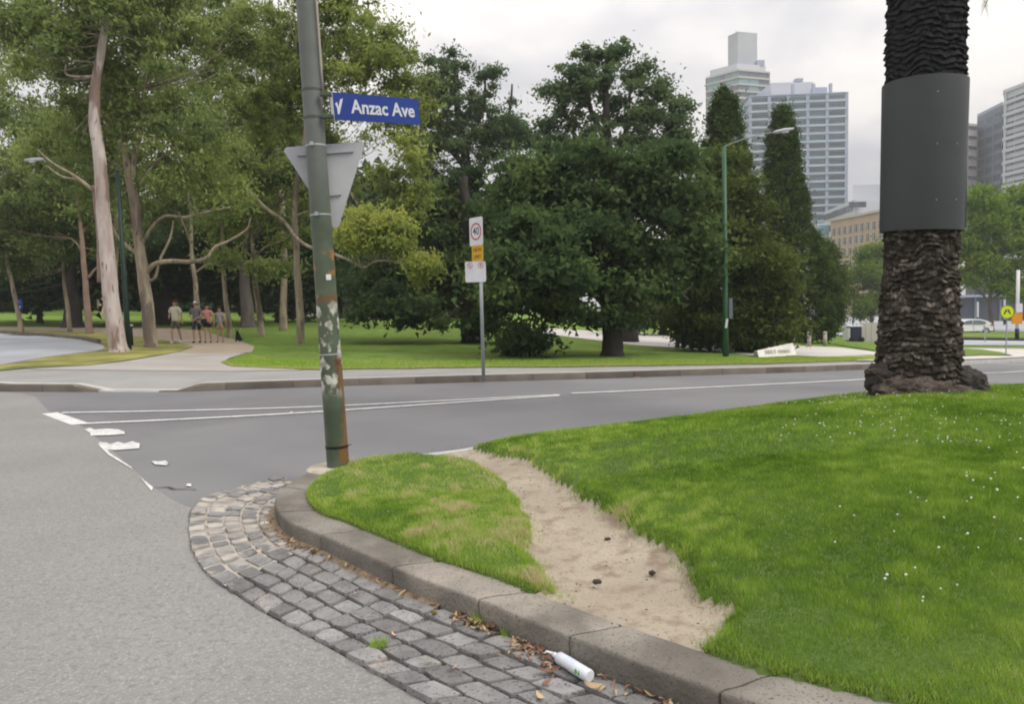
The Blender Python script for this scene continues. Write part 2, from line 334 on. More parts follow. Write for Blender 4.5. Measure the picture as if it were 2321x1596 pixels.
#@@MAIN
# ================================================================== GROUND
def axis(a, b, c, s0, s1):
    v = [a]
    while v[-1] < b: v.append(v[-1] + (s0 if -60 < v[-1] < c else s1))
    return v
gx = axis(-500, 600, 80, 2.5, 25); gy = axis(-20, 1200, 140, 2.5, 30)
gv = [(x, y, h(x, y) - 0.10 - (0.25 if (x > 40 and y < 60) else 0)) for y in gy for x in gx]; nx_ = len(gx)
gf = [(j * nx_ + i, j * nx_ + i + 1, (j + 1) * nx_ + i + 1, (j + 1) * nx_ + i) for j in range(len(gy) - 1) for i in range(nx_ - 1)]
fd('ground', gv, gf, M['earth'], smooth=True, kind='structure')
# kerb lines as plan curves
FK = crom([Vector(p) for p in [(-34, 13.4)]] + W2([(-300, 888), (0, 888), (165, 889), (235, 889), (395, 889), (455, 887), (700, 878), (1095, 866), (1500, 854), (1960, 838), (2321, 820)]) + [Vector((27, 33.5)), Vector((36, 39))], 8)
yk = lambda x: next((a.y + (b.y - a.y) * (x - a.x) / (b.x - a.x) for a, b in zip(FK, FK[1:]) if a.x <= x <= b.x), FK[-1].y)
road = sheet('road', [(-60, -6), (60, -6), (60, 30)] + [(p.x, p.y + 0.5) for p in reversed(FK[4:])] + [(-60, 14)], 0.0, M['asphalt'], 1.0)
# pale side-street asphalt
SA = W2([(430, 1150), (395, 1138), (350, 1108), (265, 1030), (180, 963), (115, 937), (80, 900), (50, 893), (0, 890), (-200, 889)])
ISL_OUT = [(4.2, 0.75), (2.6, 1.55)] + [(1.75, 2.08)] + [tuple(W(a, b, 0.15).xy) for a, b in [(1720, 1596), (1310, 1450), (1100, 1365), (900, 1290), (735, 1215), (650, 1180), (622, 1140), (640, 1108), (700, 1072), (800, 1046), (950, 1028), (1060, 1014), (1200, 988), (1500, 955), (1960, 901), (2321, 886)]] + [(14, 12.9), (18, 13.4)]
KC = crom([Vector(p) for p in ISL_OUT], 10)     # outer top line of the island kerb
def arclen(c):
    s = [0]
    for a, b in zip(c, c[1:]): s.append(s[-1] + (b - a).length)
    return s
KS = arclen(KC)
def at_s(c, S_, s):
    s = max(0, min(S_[-1] - 1e-6, s))
    for i in range(len(c) - 1):
        if S_[i + 1] >= s:
            t = (s - S_[i]) / max(1e-9, S_[i + 1] - S_[i]); d = (c[i + 1] - c[i]).normalized()
            d2 = (c[min(i + 2, len(c) - 1)] - c[max(i - 1, 0)]).normalized()
            return c[i].lerp(c[i + 1], t), d2
def near_s(pt):
    return min(range(len(KC)), key=lambda i: (KC[i] - Vector(pt)).length)
OUTL = crom(W2([(1250, 1760), (960, 1596), (740, 1470), (560, 1370), (450, 1280), (440, 1225), (430, 1160), (500, 1120), (640, 1086)]), 8)
sheet('road', [(-60, -6), (8, -6), (4.0, 0.0)] + [(p.x, p.y) for p in OUTL[:50]] + [tuple(p) for p in SA[1:]] + [(-60, 13.4)], 0.006, M['asphalt_pale'], 1.0)
# painted markings
def strip(name, pix, wid, m=M['white_paint'], off=0.011, parent=road, n=10):
    c = crom([Vector(q) for q in (W2(pix) if pix[0][0] > 60 or True else pix)], n); v = []; f = []
    for i, p in enumerate(c):
        d = (c[min(i + 1, len(c) - 1)] - c[max(i - 1, 0)]).normalized(); nn = Vector((-d.y, d.x))
        wv = wid * (1 + 0.12 * (vn(p.x * 5, p.y * 5) - .5)) / 2
        for s in (-1, 1): q = p + nn * wv * s; v.append((q.x, q.y, h(q.x, q.y) + off))
    for i in range(len(c) - 1): f.append((2 * i, 2 * i + 1, 2 * i + 3, 2 * i + 2))
    return fd(name, v, f, m, parent)
strip('lane_line', [(140, 937), (420, 932), (700, 924), (1000, 910), (1268, 896)], 0.11)
strip('lane_line', [(186, 962), (450, 950), (720, 935), (1000, 916), (1268, 898)], 0.13)
strip('lane_line', [(1295, 893), (1500, 884), (1750, 872), (1960, 861), (2230, 847), (2321, 842), (2500, 832)], 0.13)
strip('give_way_line', [(112, 938), (182, 963)], 0.22, n=4)
def blob(pix):
    c = W2(pix); v = [(p.x, p.y, h(p.x, p.y) + 0.013) for p in c]
    return fd('give_way_dash', v, [list(range(len(v)))], M['white_paint'], road)
blob([(190, 975), (205, 984), (205, 990), (240, 989), (262, 988), (283, 986), (282, 981), (270, 976), (245, 974), (213, 976), (205, 972)])
blob([(238, 1005), (222, 1006), (236, 1016), (240, 1022), (262, 1023), (290, 1021), (316, 1019), (317, 1008), (300, 1003), (282, 1008), (268, 1004), (250, 1009)])
blob([(343, 1048), (352, 1056), (378, 1058), (382, 1052), (375, 1047), (358, 1049)])
blob([(424, 1100), (422, 1105), (434, 1106), (433, 1100)])
blob([(232, 1010), (250, 1030), (298, 1062), (300, 1066), (291, 1061), (246, 1034), (222, 1010)])
blob([(318, 1085), (347, 1108), (344, 1117), (330, 1100)])
strip('turn_arrow', [(2262, 824), (2321, 828)], 0.12, n=4); strip('turn_arrow', [(2296, 822), (2330, 823)], 0.15, n=4)
def crack(pix, wd, name='tar_crack', m=None):
    c = W2(pix); v = []; f = []; pts = []
    for a, b_ in zip(c, c[1:]):
        for k in range(8): pts.append(a.lerp(b_, k / 8))
    pts = [q + Vector(((vn(q.x * 6, q.y * 9) - .5) * .12, (vn(q.x * 9 + 4, q.y * 6) - .5) * .12)) for q in pts]
    for i, q in enumerate(pts):
        d = (pts[min(i + 1, len(pts) - 1)] - pts[max(i - 1, 0)]).normalized(); ww = wd * (.4 + 1.0 * vn(q.x * 20, q.y * 20))
        for sg in (-1, 1): r = q + Vector((-d.y, d.x)) * ww * sg / 2; v.append((r.x, r.y, h(r.x, r.y) + .0115))
    for i in range(len(pts) - 1): f.append((2 * i, 2 * i + 1, 2 * i + 3, 2 * i + 2))
    fd(name, v, f, m or M['tar'], road)
M['tar'] = mat('tar_crack', (0.09, 0.088, 0.086), 0.8)
crack([(352, 1110), (395, 1108), (450, 1112)], .022); 

# small litter on the road
def scrap(name, px, py, wd, label, m=M['sign_white'], cat='litter', hh=0.012):
    p = W(px, py); b = bmesh.new(); bmesh.ops.create_icosphere(b, subdivisions=2, radius=1)
    for v in b.verts: k = 0.7 + 0.6 * vn(v.co.x * 2 + px, v.co.y * 2 + v.co.z + py); v.co = Vector((v.co.x * wd / 2 * k, v.co.y * wd / 3.2 * k, v.co.z * hh * k)) + p + Vector((0, 0, hh * .7 + 0.006))
    me = bpy.data.meshes.new(name); b.to_mesh(me); b.free(); return tag(link(name, me, m), label, cat)
scrap('crushed_cup', 694, 877, 0.17, 'crushed white cup lying on the far gutter behind the leaning pole', hh=0.03)
scrap('paper_scrap', 660, 937, 0.05, 'tiny white scrap on the dark road under the lane lines left of the pole')
scrap('paper_scrap', 1195, 1072, 0.03, 'tiny white pebble-like scrap on the worn dirt path') if False else None
# ---------------- far kerb, footpath
FS = arclen(FK)
xr = [W(165, 889).x, W(235, 889).x, W(395, 889).x, W(455, 887).x]
def hk(x):
    if x < xr[0] or x > xr[3]: return 0.145
    if x < xr[1]: return 0.145 - 0.125 * (x - xr[0]) / (xr[1] - xr[0])
    if x > xr[2]: return 0.02 + 0.125 * (x - xr[2]) / (xr[3] - xr[2])
    return 0.02
kerb_far = None
def off_curve(c, S_, s, d):
    p, t = at_s(c, S_, s); return p + Vector((-t.y, t.x)) * d
fp_v = []; fp_f = []; rows = [0.0, 0.25, 0.6, 1.1, 1.8, 2.6, 3.6, 4.8]; ns = 0; s = 0
brk = sorted(set([i * 1.0 for i in range(int(FS[-1]))] + [min((abs(p.x - x0), FS[i]) for i, p in enumerate(FK))[1] for x0 in xr]))
for s in brk:
    for r in rows:
        q = off_curve(FK, FS, s, 0.11 + r); k = sst(0, 1.5, r); base = off_curve(FK, FS, s, 0)
        fp_v.append((q.x, q.y, h(q.x, q.y) + hk(base.x) * (1 - k) + 0.145 * k - 0.004))
    ns += 1
nr = len(rows)
for i in range(ns - 1):
    for j in range(nr - 1): fp_f.append((i * nr + j, (i + 1) * nr + j, (i + 1) * nr + j + 1, i * nr + j + 1))
def fpz(x, y):
    r = y - yk(x) - 0.11; k = sst(0, 1.5, r); return h(x, y) + hk(x) * (1 - k) + 0.145 * k
footpath = fd('footpath', fp_v, fp_f, M['path'], smooth=False, kind='structure')
kerb_far = bpy.data.objects.new('far_kerb', bpy.data.meshes.new('far_kerb')); 
def kstone(c, S_, s0, s1, wd, hf, m, parent, nm='kerb_stone', n=4, gap=0.006, zb=-0.12, hgt=h, bev=0.012, facem=None):
    """one length of kerb following the curve: front face at offset 0, back at wd"""
    b = MB(); k = 0
    for i in range(n + 1):
        s = s0 + gap + (s1 - s0 - 2 * gap) * i / n; p0, _ = at_s(c, S_, s); hh = hf(p0.x)
        a = off_curve(c, S_, s, 0); d = off_curve(c, S_, s, wd); z = hgt(a.x, a.y)
        b.v += [Vector((a.x, a.y, z + zb)), Vector((a.x, a.y, z + hh)), Vector((d.x, d.y, z + hh)), Vector((d.x, d.y, z + zb))]
    for i in range(n):
        o = i * 4
        for q in range(4): b.f.append([o + q, o + (q + 1) % 4, o + 4 + (q + 1) % 4, o + 4 + q])
    b.f.append([0, 1, 2, 3]); b.f.append([n * 4 + q for q in (3, 2, 1, 0)])
    o = b.build(nm, m, parent); 
    if bev:
        bm = bmesh.new(); bm.from_mesh(o.data)
        ed = [e for e in bm.edges if len(e.link_faces) == 2 and e.calc_face_angle(0) > 0.6]
        bmesh.ops.bevel(bm, geom=ed, offset=bev, segments=2, profile=0.6, affect='EDGES', clamp_overlap=True); bm.to_mesh(o.data); bm.free(); smooth_angle(o, 50)
    return o
# far kerb: one structure mesh (mortar core) with stones as its pieces; pale cap line on the left stretch
core = []; kf = []
b = MB()
for i in range(len(brk)):
    s = brk[i]; a = off_curve(FK, FS, s, 0.02); d = off_curve(FK, FS, s, 0.10); z = h(a.x, a.y); hh = hk(off_curve(FK, FS, s, 0).x) - 0.008
    b.v += [Vector((a.x, a.y, z - .1)), Vector((a.x, a.y, z + hh)), Vector((d.x, d.y, z + hh)), Vector((d.x, d.y, z - .1))]
for i in range(len(brk) - 1):
    for q in range(3): b.f.append([4 * i + q, 4 * i + q + 1, 4 * i + 5 + q, 4 * i + 4 + q])
far_kerb = b.build('kerb', M['mortar'], kind='structure')
s = 0.0
while s < FS[-1] - 1.3:
    ln = 1.15 + 0.2 * random.random(); p0, _ = at_s(FK, FS, s); 
    near_ramp = xr[0] - 1.5 < p0.x < xr[3] + 1.0
    m_ = M['kerbcon'] if xr[0] - 0.4 < p0.x < xr[3] - 0.9 or p0.x > 11.5 else M['blue_kerb']
    if p0.x > -24: kstone(FK, FS, s, s + ln, 0.105, hk, m_, far_kerb, n=4 if near_ramp else 2, gap=0.005)
    s += ln
# pale concrete lip running behind the far kerb stones
v = []; f = []
for i, s in enumerate(brk):
    for d in (0.112, 0.30):
        q = off_curve(FK, FS, s, d); r = d - 0.11; k = sst(0, 1.5, r); base = off_curve(FK, FS, s, 0)
        v.append((q.x, q.y, h(q.x, q.y) + hk(base.x) * (1 - k) + 0.145 * k + 0.004))
for i in range(len(brk) - 1): f.append((2 * i, 2 * i + 2, 2 * i + 3, 2 * i + 1))
fd('kerb_lip', v, f, M['kerbcon'], far_kerb)
# ---------------- park: lawns, paths, plaza
LAWN_FRONT = [(505, 822), (530, 831), (600, 833), (705, 838), (900, 836), (1095, 833), (1300, 832), (1500, 829), (1733, 825.5), (1957, 818), (2100, 812)]
lf = W2(LAWN_FRONT, 0.15)
wv = []
for a, b in zip(lf, lf[1:]):
    n = max(1, int((b - a).length / 0.35))
    for k in range(n):
        q = a.lerp(b, k / n); wv.append((q.x, q.y + 0.22 * (vn(q.x * 1.7, 3.3) - .5) + 0.08 * (vn(q.x * 7, 1.1) - .5)))
wv.append(tuple(lf[-1]))
left = W2([(400, 744), (470, 752), (540, 771), (577, 786), (572, 797), (545, 806), (520, 814)], 0.15)
park = sheet('lawn', wv + [(40, 60), (150, 140), (150, 320), (-260, 320), (-260, 46)] + [tuple(p) for p in W2([(-100, 741), (0, 741), (200, 738)], 0.15)] + [tuple(p) for p in left], 0.160, M['lawn'], 4.0)
sheet('footpath', W2([(600, 831), (690, 840), (520, 842), (300, 840), (90, 838), (60, 836), (200, 829), (280, 820), (352, 808), (402, 799), (470, 800), (560, 800), (520, 812), (503, 822), (535, 832)], 0.145), 0.006, M['path_pale'], 0.5, hf=fpz, smooth=False)
sheet('gravel_path', W2([(-200, 741), (0, 741), (200, 738), (400, 744), (470, 752), (540, 771), (577, 786), (572, 799), (470, 802), (400, 800), (440, 787), (400, 775), (300, 762), (200, 752), (0, 749), (-200, 749)], 0.145), 0.154, M['gravel'], 1.0)
sheet('verge', W2([(-200, 749), (0, 749), (200, 752), (300, 762), (400, 775), (440, 787), (402, 799), (352, 807), (280, 819), (200, 829), (80, 834), (0, 841), (-200, 856)], 0.145), 0.163, M['lawn_dry'], 1.0)
sheet('road', W2([(-200, 755), (0, 757), (100, 763), (180, 771), (232, 783), (238, 790), (222, 797), (160, 803), (80, 815), (0, 829), (-200, 845)], 0.15), 0.172, M['asphalt_blue'], 1.0)
B2 = crom(W2([(-300, 752), (0, 757), (100, 763), (180, 771), (240, 784)], 0.15), 6); B2S = arclen(B2)
vk = sheet('kerb', [(p.x, p.y) for p in B2] + [(p.x, p.y + 0.12) for p in reversed(B2)], 0.17, M['joint'], 3.0)
s = 0
while s < B2S[-1] - 2: kstone(B2, B2S, s, s + 2.2, 0.16, lambda x: 0.17 + 0.13, M['blue_kerb'], vk, n=2, gap=0.01, zb=0.1, bev=0); s += 2.2
plz = [(1130, 735), (1330, 750), (1490, 757), (1600, 763), (1690, 776), (1740, 782), (1900, 788), (1960, 795), (2000, 800), (2000, 812), (1900, 811), (1800, 807), (1710, 807), (1640, 799), (1560, 791), (1430, 782), (1290, 764), (1180, 750)]
sheet('plaza', W2(plz, 0.16), 0.176, M['plaza'], 2.0)
sheet('plaza', W2([(620, 712), (760, 722), (830, 724), (1000, 731), (1000, 727), (830, 716), (740, 712), (640, 706)], 0.16), 0.18, M['plaza'], 4.0)
# right hand side: pavements, grass triangle, far roads
sheet('footpath', W2([(1940, 819), (2050, 819.5), (2321, 810), (2500, 802), (2500, 798), (2321, 792), (2300, 788), (2150, 785), (2000, 800)], 0.16), 0.18, M['plaza'], 2.0)
sheet('lawn', W2([(2150, 811), (2225, 807), (2296, 808), (2270, 801), (2225, 794), (2150, 790)], 0.16), 0.21, M['lawn'], 2.0)
FARH = lambda x, y: h(x, y)
sheet('lawn', W2([(1890, 782), (2000, 799), (2150, 789), (2321, 791), (2500, 792), (2500, 786), (2330, 786), (2100, 783), (1990, 778), (1900, 772)], 0.16), 0.20, M['lawn'], 2.0)
sheet('road', W2([(1890, 760), (1990, 776), (2150, 785), (2321, 786), (2500, 787), (2500, 775), (2321, 775), (2150, 773), (1990, 764), (1900, 755)], 0.16), 0.24, M['asphalt_blue'], 3.0)
sheet('kerb', W2([(1990, 764), (2150, 773), (2321, 775), (2500, 775), (2500, 771), (2321, 771.5), (2150, 769), (1990, 761)], 0.16), 0.36, M['joint'], 3.0)
sheet('lawn', W2([(1870, 752), (1990, 763), (2150, 771), (2321, 773), (2500, 773), (2500, 757), (2321, 757), (2150, 756), (1990, 752), (1880, 744)], 0.16), 0.40, M['lawn'], 4.0)
big = W2([(1880, 744), (1990, 752), (2150, 756), (2321, 757), (2600, 757)], 0.16)
hwy = sheet('road', [tuple(p) for p in big] + [(170, 95), (170, 180), (40, 180)], 0.30, M['asphalt_blue'], 6.0)
strip('tram_line', [(2190, 741), (2330, 745)], 0.25, M['yellow_paint'], off=0.62, parent=hwy, n=4); strip('tram_line', [(2190, 737), (2330, 740)], 0.25, M['yellow_paint'], off=0.62, parent=hwy, n=4)
# ================================================================== ISLAND
n_front = near_s(W(700, 1072, 0.15).xy)
i_fr = KS[n_front]
def inner(s, d): p, t = at_s(KC, KS, s); return p + Vector((t.y, -t.x)) * d
# KC runs front-right -> corner -> far-right, so the island lies on its right-hand side
INN = []
s = 0
while s < KS[-1]: INN.append(inner(s, 0.26 if s < i_fr + .2 else 0.16)); s += 0.12
POLY = np.array([[p.x, p.y] for p in INN] + [[18, 12.9], [18, 0.2], [4.6, 0.4]])
def pip(x, y, poly):
    x = np.asarray(x); y = np.asarray(y); c = np.zeros(x.shape, bool); n = len(poly)
    for i in range(n):
        x0, y0 = poly[i - 1]; x1, y1 = poly[i]
        if y0 == y1: continue
        m = ((y0 > y) != (y1 > y)) & (x < (x1 - x0) * (y - y0) / (y1 - y0) + x0); c ^= m
    return c
def dist(x, y, poly, closed=True):
    d = np.full(np.shape(x), 1e9); n = len(poly)
    for i in range(0 if closed else 1, n):
        a = poly[i - 1]; b = poly[i]; e = b - a; L2 = (e * e).sum() + 1e-12
        t = np.clip(((x - a[0]) * e[0] + (y - a[1]) * e[1]) / L2, 0, 1)
        d = np.minimum(d, np.hypot(x - a[0] - t * e[0], y - a[1] - t * e[1]))
    return d
KLINE = POLY[:-3]
SL = [(940, 1034), (1000, 1042), (1080, 1056), (1150, 1105), (1195, 1165), (1222, 1220), (1205, 1250), (1240, 1300), (1298, 1352), (1180, 1345)]
SR = [(1545, 1475), (1590, 1450), (1650, 1395), (1580, 1372), (1552, 1335), (1540, 1285), (1480, 1250), (1430, 1235), (1400, 1200), (1300, 1140), (1215, 1078), (1195, 1050), (1120, 1036), (1062, 1018)]
_l = W2(SL, 0.17); _r = W2(SR, 0.17)
SAND = np.array([[p.x, p.y] for p in _l] + [[-0.02, 3.5], [0.36, 3.2], [0.58, 2.95]] + [[p.x, p.y] for p in _r] + [[-0.45, 7.9], [-0.9, 7.6]])
def sandmask(x, y):
    d = dist(x, y, SAND); s = np.where(pip(x, y, SAND), 1, -1)
    return s * d + 0.035 + 0.10 * (fbm(x * 5.5, y * 5.5, 4) - 0.47) + 0.015 * (vn(x * 14, y * 14) - 0.5)
def isl_z(x, y):
    dk = dist(x, y, KLINE, False)
    A = np.clip((x + 0.6) / 3.2, 0, 1); A = A * A * (3 - 2 * A)
    t = np.clip(dk / 2.2, 0, 1); t = t * t * (3 - 2 * t)
    B = np.clip((x - 4.6) / 4.0, 0, 1); A = A * (1 - 0.75 * B * B * (3 - 2 * B)); z = 0.15 + 0.23 * A * t + 0.03 * t
    sm = sandmask(x, y); near = np.clip((dk - 0.0) / 0.25, 0, 1)
    z = z + np.clip(-sm / 0.085 + .3, 0, 1) * (0.040 + 0.035 * near) + 0.012 * (fbm(x * 3, y * 3) - .5)
    z = z + np.where(sm > 0, -0.02 * np.clip(sm / 0.3, 0, 1) + 0.018 * (fbm(x * 7, y * 7) - .5), 0) * near
    return z
cell = 0.038
gx = np.arange(-2.0, 12.5, cell); gy = np.arange(0.9, 13.6, cell); X, Y = np.meshgrid(gx, gy)
# coarse grid away from the camera keeps the sheet light
Z = isl_z(X, Y); ins = pip(X, Y, POLY); SMG = sandmask(X, Y)
nxx = len(gx); idx = np.arange(X.size).reshape(X.shape)
q = np.stack([idx[:-1, :-1], idx[:-1, 1:], idx[1:, 1:], idx[1:, :-1]], -1)
inq = (ins[:-1, :-1] | ins[:-1, 1:] | ins[1:, 1:] | ins[1:, :-1])
dK = dist(X, Y, KLINE, False)
Z = np.where(ins, Z, np.where(dK < 0.10, 0.142, 0.06))      # rim tucks down behind the kerb
sq = ((SMG[:-1, :-1] + SMG[:-1, 1:] + SMG[1:, 1:] + SMG[1:, :-1]) > 0)
def submesh(name, mask, m):
    f = q[mask]; used, inv = np.unique(f.ravel(), return_inverse=True)
    v = np.stack([X.ravel()[used], Y.ravel()[used], Z.ravel()[used]], -1)
    return npmesh(name, v, 4, m, faces=inv, smooth=True, kind='structure')
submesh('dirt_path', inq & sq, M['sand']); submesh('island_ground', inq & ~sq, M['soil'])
# kerb stones
kb = MB()
ss = list(np.arange(0, i_fr + 0.5, 0.15))
for s in ss:
    for d, z in ((0.015, -0.1), (0.015, 0.135), (0.235, 0.135), (0.235, -0.1)): p = inner(s, d); kb.v.append(Vector((p.x, p.y, z)))
for i in range(len(ss) - 1):
    for r in range(3): kb.f.append([4 * i + r, 4 * i + r + 1, 4 * i + 5 + r, 4 * i + 4 + r])
kerb = kb.build('kerb', M['joint'], kind='structure')
KR = [p for p in reversed(KC)]; KRS = arclen(KR)     # reversed so that the island is on the left of travel
joints = [KS[0], KS[near_s((2.5, 1.6))]] + [KS[near_s(W(a, b, 0.15).xy)] for a, b in [(1650, 1566), (1310, 1450), (1100, 1365), (900, 1290), (735, 1215), (630, 1165), (640, 1108), (700, 1072)]]
def bigstone(s0, s1, last=False):
    n = max(6, int((s1 - s0) / 0.05)); prof = [(0.0, -0.1), (0.0, 0.02), (0.003, 0.07), (0.0, 0.130), (0.003, 0.145), (0.010, 0.151), (0.030, 0.153), (0.1, 0.153), (0.15, 0.152), (0.2, 0.153), (0.245, 0.151), (0.258, 0.142), (0.26, 0.1), (0.26, -0.05)]
    v = []; f = []; g = 0.006; m = len(prof); sk = 0.03 * random.uniform(.4, 1.4)
    for i in range(n + 1):
        e = 1.0 if i in (0, n) else 0.0
        for (d, z) in prof:
            s = s0 + g + (s1 - s0 - 2 * g) * i / n - (d - 0.13) * 0.45 * (1 if True else 0)
            p = inner(s, d); zz = z
            if e: zz = z - (0.008 if z > 0.1 else 0); p = inner(s, d + (0.006 if d < 0.05 else (-0.006 if d > 0.22 else 0)))
            r = fbm(np.array(p.x * 9), np.array(p.y * 9 + z * 30), 4) - .47
            o = 0.016 * r if z > 0 else 0
            v.append((p.x + (o if d < 0.05 else 0) * 0.8, p.y - (o if d < 0.05 else 0) * 0.8, zz + (o if z > 0.11 else 0) * 0.7))
    for i in range(n):
        for j in range(m - 1): f.append((i * m + j, i * m + j + 1, (i + 1) * m + j + 1, (i + 1) * m + j))
    f.append(tuple(range(m))[::-1]); f.append(tuple(n * m + j for j in range(m)))
    o = MB(); o.v = [Vector(p) for p in v]; o.f = [list(x) for x in f]; o = o.build('kerb_stone', M['bluestone'], kerb); smooth_angle(o, 55)
for a, b in zip(joints, joints[1:]): bigstone(a, b)
# far side kerb of the island: lighter concrete lengths
s = joints[-1] + 0.02; 
while s < KS[-1] - 1.3:
    b = MB(); n = 5
    for i in range(n + 1):
        t = s + 0.005 + (1.19) * i / n
        for d, z in ((0, -0.1), (0, 0.14), (0.15, 0.15), (0.15, -0.1)): p = inner(t, d); b.v.append(Vector((p.x, p.y, z + h(p.x, p.y))))
    for i in range(n):
        for r in range(4): b.f.append([4 * i + r, 4 * i + (r + 1) % 4, 4 * i + 4 + (r + 1) % 4, 4 * i + 4 + r])
    b.f += [[0, 1, 2, 3], [4 * n + r for r in (3, 2, 1, 0)]]
    b.build('kerb_stone', M['kerbcon'], kerb); s += 1.2
# ---------------- bluestone pitchers in the gutter
OSL = arclen(OUTL)
# pair the kerb and the outer edge by fractions between matching places
pin = [KS[near_s(p)] for p in ((3.3, 1.2), tuple(W(1720, 1596, 0.15).xy), tuple(W(1310, 1450, 0.15).xy), tuple(W(1000, 1325, .15).xy), tuple(W(735, 1215, 0.15).xy), tuple(W(640, 1172, .15).xy), tuple(W(622, 1140, .15).xy), tuple(W(632, 1114, .15).xy), tuple(W(700, 1072, .15).xy))]
OX = [Vector((2.35, 0.55)), Vector((0.42, 2.22))] + [Vector(p) for p in W2([(960, 1596), (740, 1470), (560, 1370), (450, 1285), (430, 1180), (480, 1128), (640, 1086)])]
pin[1] = KS[near_s(W(1720, 1596, .15).xy)]
OXC = crom(OX, 8); pinc = []
for i in range(len(pin) - 1):
    for k in range(8): pinc.append(pin[i] + (pin[i + 1] - pin[i]) * k / 8)
pinc.append(pin[-1])
def cellpt(u, vv):
    """u = length along (index into the paired curves), vv 0 at kerb .. 1 outer edge"""
    i = min(len(OXC) - 2, int(u)); t = u - i
    a = inner(pinc[i] * (1 - t) + pinc[i + 1] * t, 0.0); b = OXC[i].lerp(OXC[i + 1], t)
    return a.lerp(b, vv)
mid = [cellpt(i, 0.5) for i in range(len(OXC))]; ML = arclen(mid)
def u_of(sm):
    for i in range(len(ML) - 1):
        if ML[i + 1] >= sm: return i + (sm - ML[i]) / (ML[i + 1] - ML[i])
    return len(ML) - 1.001
gv = []; gf = []
for i in range(len(OXC)):
    for vv in (-0.02, 0.5, 0.99): p = cellpt(min(i, len(OXC) - 1.001), vv); gv.append((p.x, p.y, 0.010 if vv < 1 else 0.012))
for i in range(len(OXC) - 1):
    for j in range(2): gf.append((3 * i + j, 3 * i + j + 1, 3 * i + 4 + j, 3 * i + 3 + j))
iend = 5 * 8 - 4
gutter = fd('gutter', gv, [f for k, f in enumerate(gf) if k // 2 < iend], M['joint'], kind='structure')
fd('mortar_bed', [(a, b, c + 0.010) for a, b, c in gv], [f for k, f in enumerate(gf) if k // 2 >= iend - 1], M['mortar'], gutter)
nrow = 5; s_corner = ML[iend]
for r in range(nrow):
    s = -0.02 - 0.13 * (r % 2) - random.random() * .08
    while s < ML[-1] - 0.05:
        corner = s > s_corner - .05
        ln = random.uniform(0.135, 0.225) if not corner else random.uniform(0.11, 0.20)
        s1 = min(s + ln, ML[-1]); g = 0.007 if not corner else 0.010
        if s1 > 0.05 and s1 - s > .06:
            a, b_ = u_of(max(0, s + g)), u_of(max(0.01, s1 - g)); v0, v1 = (r + 0.05) / nrow, (r + (0.95 if r < nrow - 1 else 1.0)) / nrow
            wob = lambda: random.uniform(-0.10, 0.10) / nrow
            sk = 0.0
            c = [cellpt(a, v0 + wob() * .5), cellpt((a + b_) / 2, v0 + wob() * .3), cellpt(b_, v0 + wob() * .5), cellpt(b_, (v0 + v1) / 2), cellpt(b_, v1 + wob() * .5), cellpt((a + b_) / 2, v1 + wob() * .3), cellpt(a, v1 + wob() * .5), cellpt(a, (v0 + v1) / 2)]
            ctr = sum(c, Vector((0, 0))) / 8; c = [ctr + (p - ctr) * random.uniform(.95, 1.02) for p in c]
            for k in (0, 2, 4, 6): c[k] = ctr + (c[k] - ctr) * random.uniform(0.86, 0.97)
            z0 = 0.030 + random.uniform(-0.005, 0.006); tx, ty = random.uniform(-.035, .035), random.uniform(-.035, .035)
            if corner: z0 = 0.028 + random.uniform(-0.004, 0.012)
            vv = []; 
            for k, sc, dz in ((0, 1.0, -0.03), (1, 1.0, -0.008), (2, 0.955, -0.001), (3, 0.70, 0.0005)):
                for p in c:
                    o = (p - ctr) * sc; zz = z0 + dz + (o.x * tx + o.y * ty) + (random.uniform(-.0025, .0025) if k > 1 else 0); vv.append((ctr.x + o.x, ctr.y + o.y, zz))
            vv.append((ctr.x, ctr.y, z0 + random.uniform(-.004, .003))); ff = []
            for k in range(3):
                for j in range(8): ff.append((k * 8 + j, k * 8 + (j + 1) % 8, k * 8 + 8 + (j + 1) % 8, k * 8 + 8 + j))
            for j in range(8): ff.append((24 + j, 24 + (j + 1) % 8, 32))
            b = MB(); b.v = [Vector(p) for p in vv]; b.f = [list(x) for x in ff]
            o = b.build('paving_stone', M['pitcher_mortar'] if corner and random.random() < .75 else M['pitcher'], gutter); smooth_angle(o, 45)
        s = s1
# ---------------- grass
def blades(name, x, y, z, hgt, wid, tint, m=M['blade']):
    n = len(x); a = RNG.random(n) * 2 * np.pi; l = hgt * (0.2 + 0.8 * RNG.random(n)) * 0.7; la = RNG.random(n) * 2 * np.pi
    v = np.zeros((n, 3, 3)); dx = np.cos(a) * wid / 2; dy = np.sin(a) * wid / 2
    v[:, 0] = np.stack([x - dx, y - dy, z - 0.004], -1); v[:, 1] = np.stack([x + dx, y + dy, z - 0.004], -1)
    v[:, 2] = np.stack([x + np.cos(la) * l, y + np.sin(la) * l, z + hgt * (0.6 + 0.4 * RNG.random(n))], -1)
    return npmesh(name, v.reshape(-1, 3), 3, m, tint=np.repeat(tint, 3), kind='stuff')
def scatter(n, ymin, ymax, dens_pow):
    y = ymin + (ymax - ymin) * RNG.random(n) ** dens_pow; x = (RNG.random(n) * 2.1 - 0.62) * y * 0.9
    return x, y
x1, y1 = scatter(760000, 1.7, 13.2, 0.75)
xa, ya = scatter(420000, 1.5, 5.5, 0.8); x1 = np.concatenate([x1, xa]); y1 = np.concatenate([y1, ya])
ok = pip(x1, y1, POLY) & (sandmask(x1, y1) < 0.010 + 0.10 * RNG.random(len(x1)) ** 22) & (np.hypot(x1 - 5.2, y1 - 9.35) > 0.5)
x1, y1 = x1[ok], y1[ok]
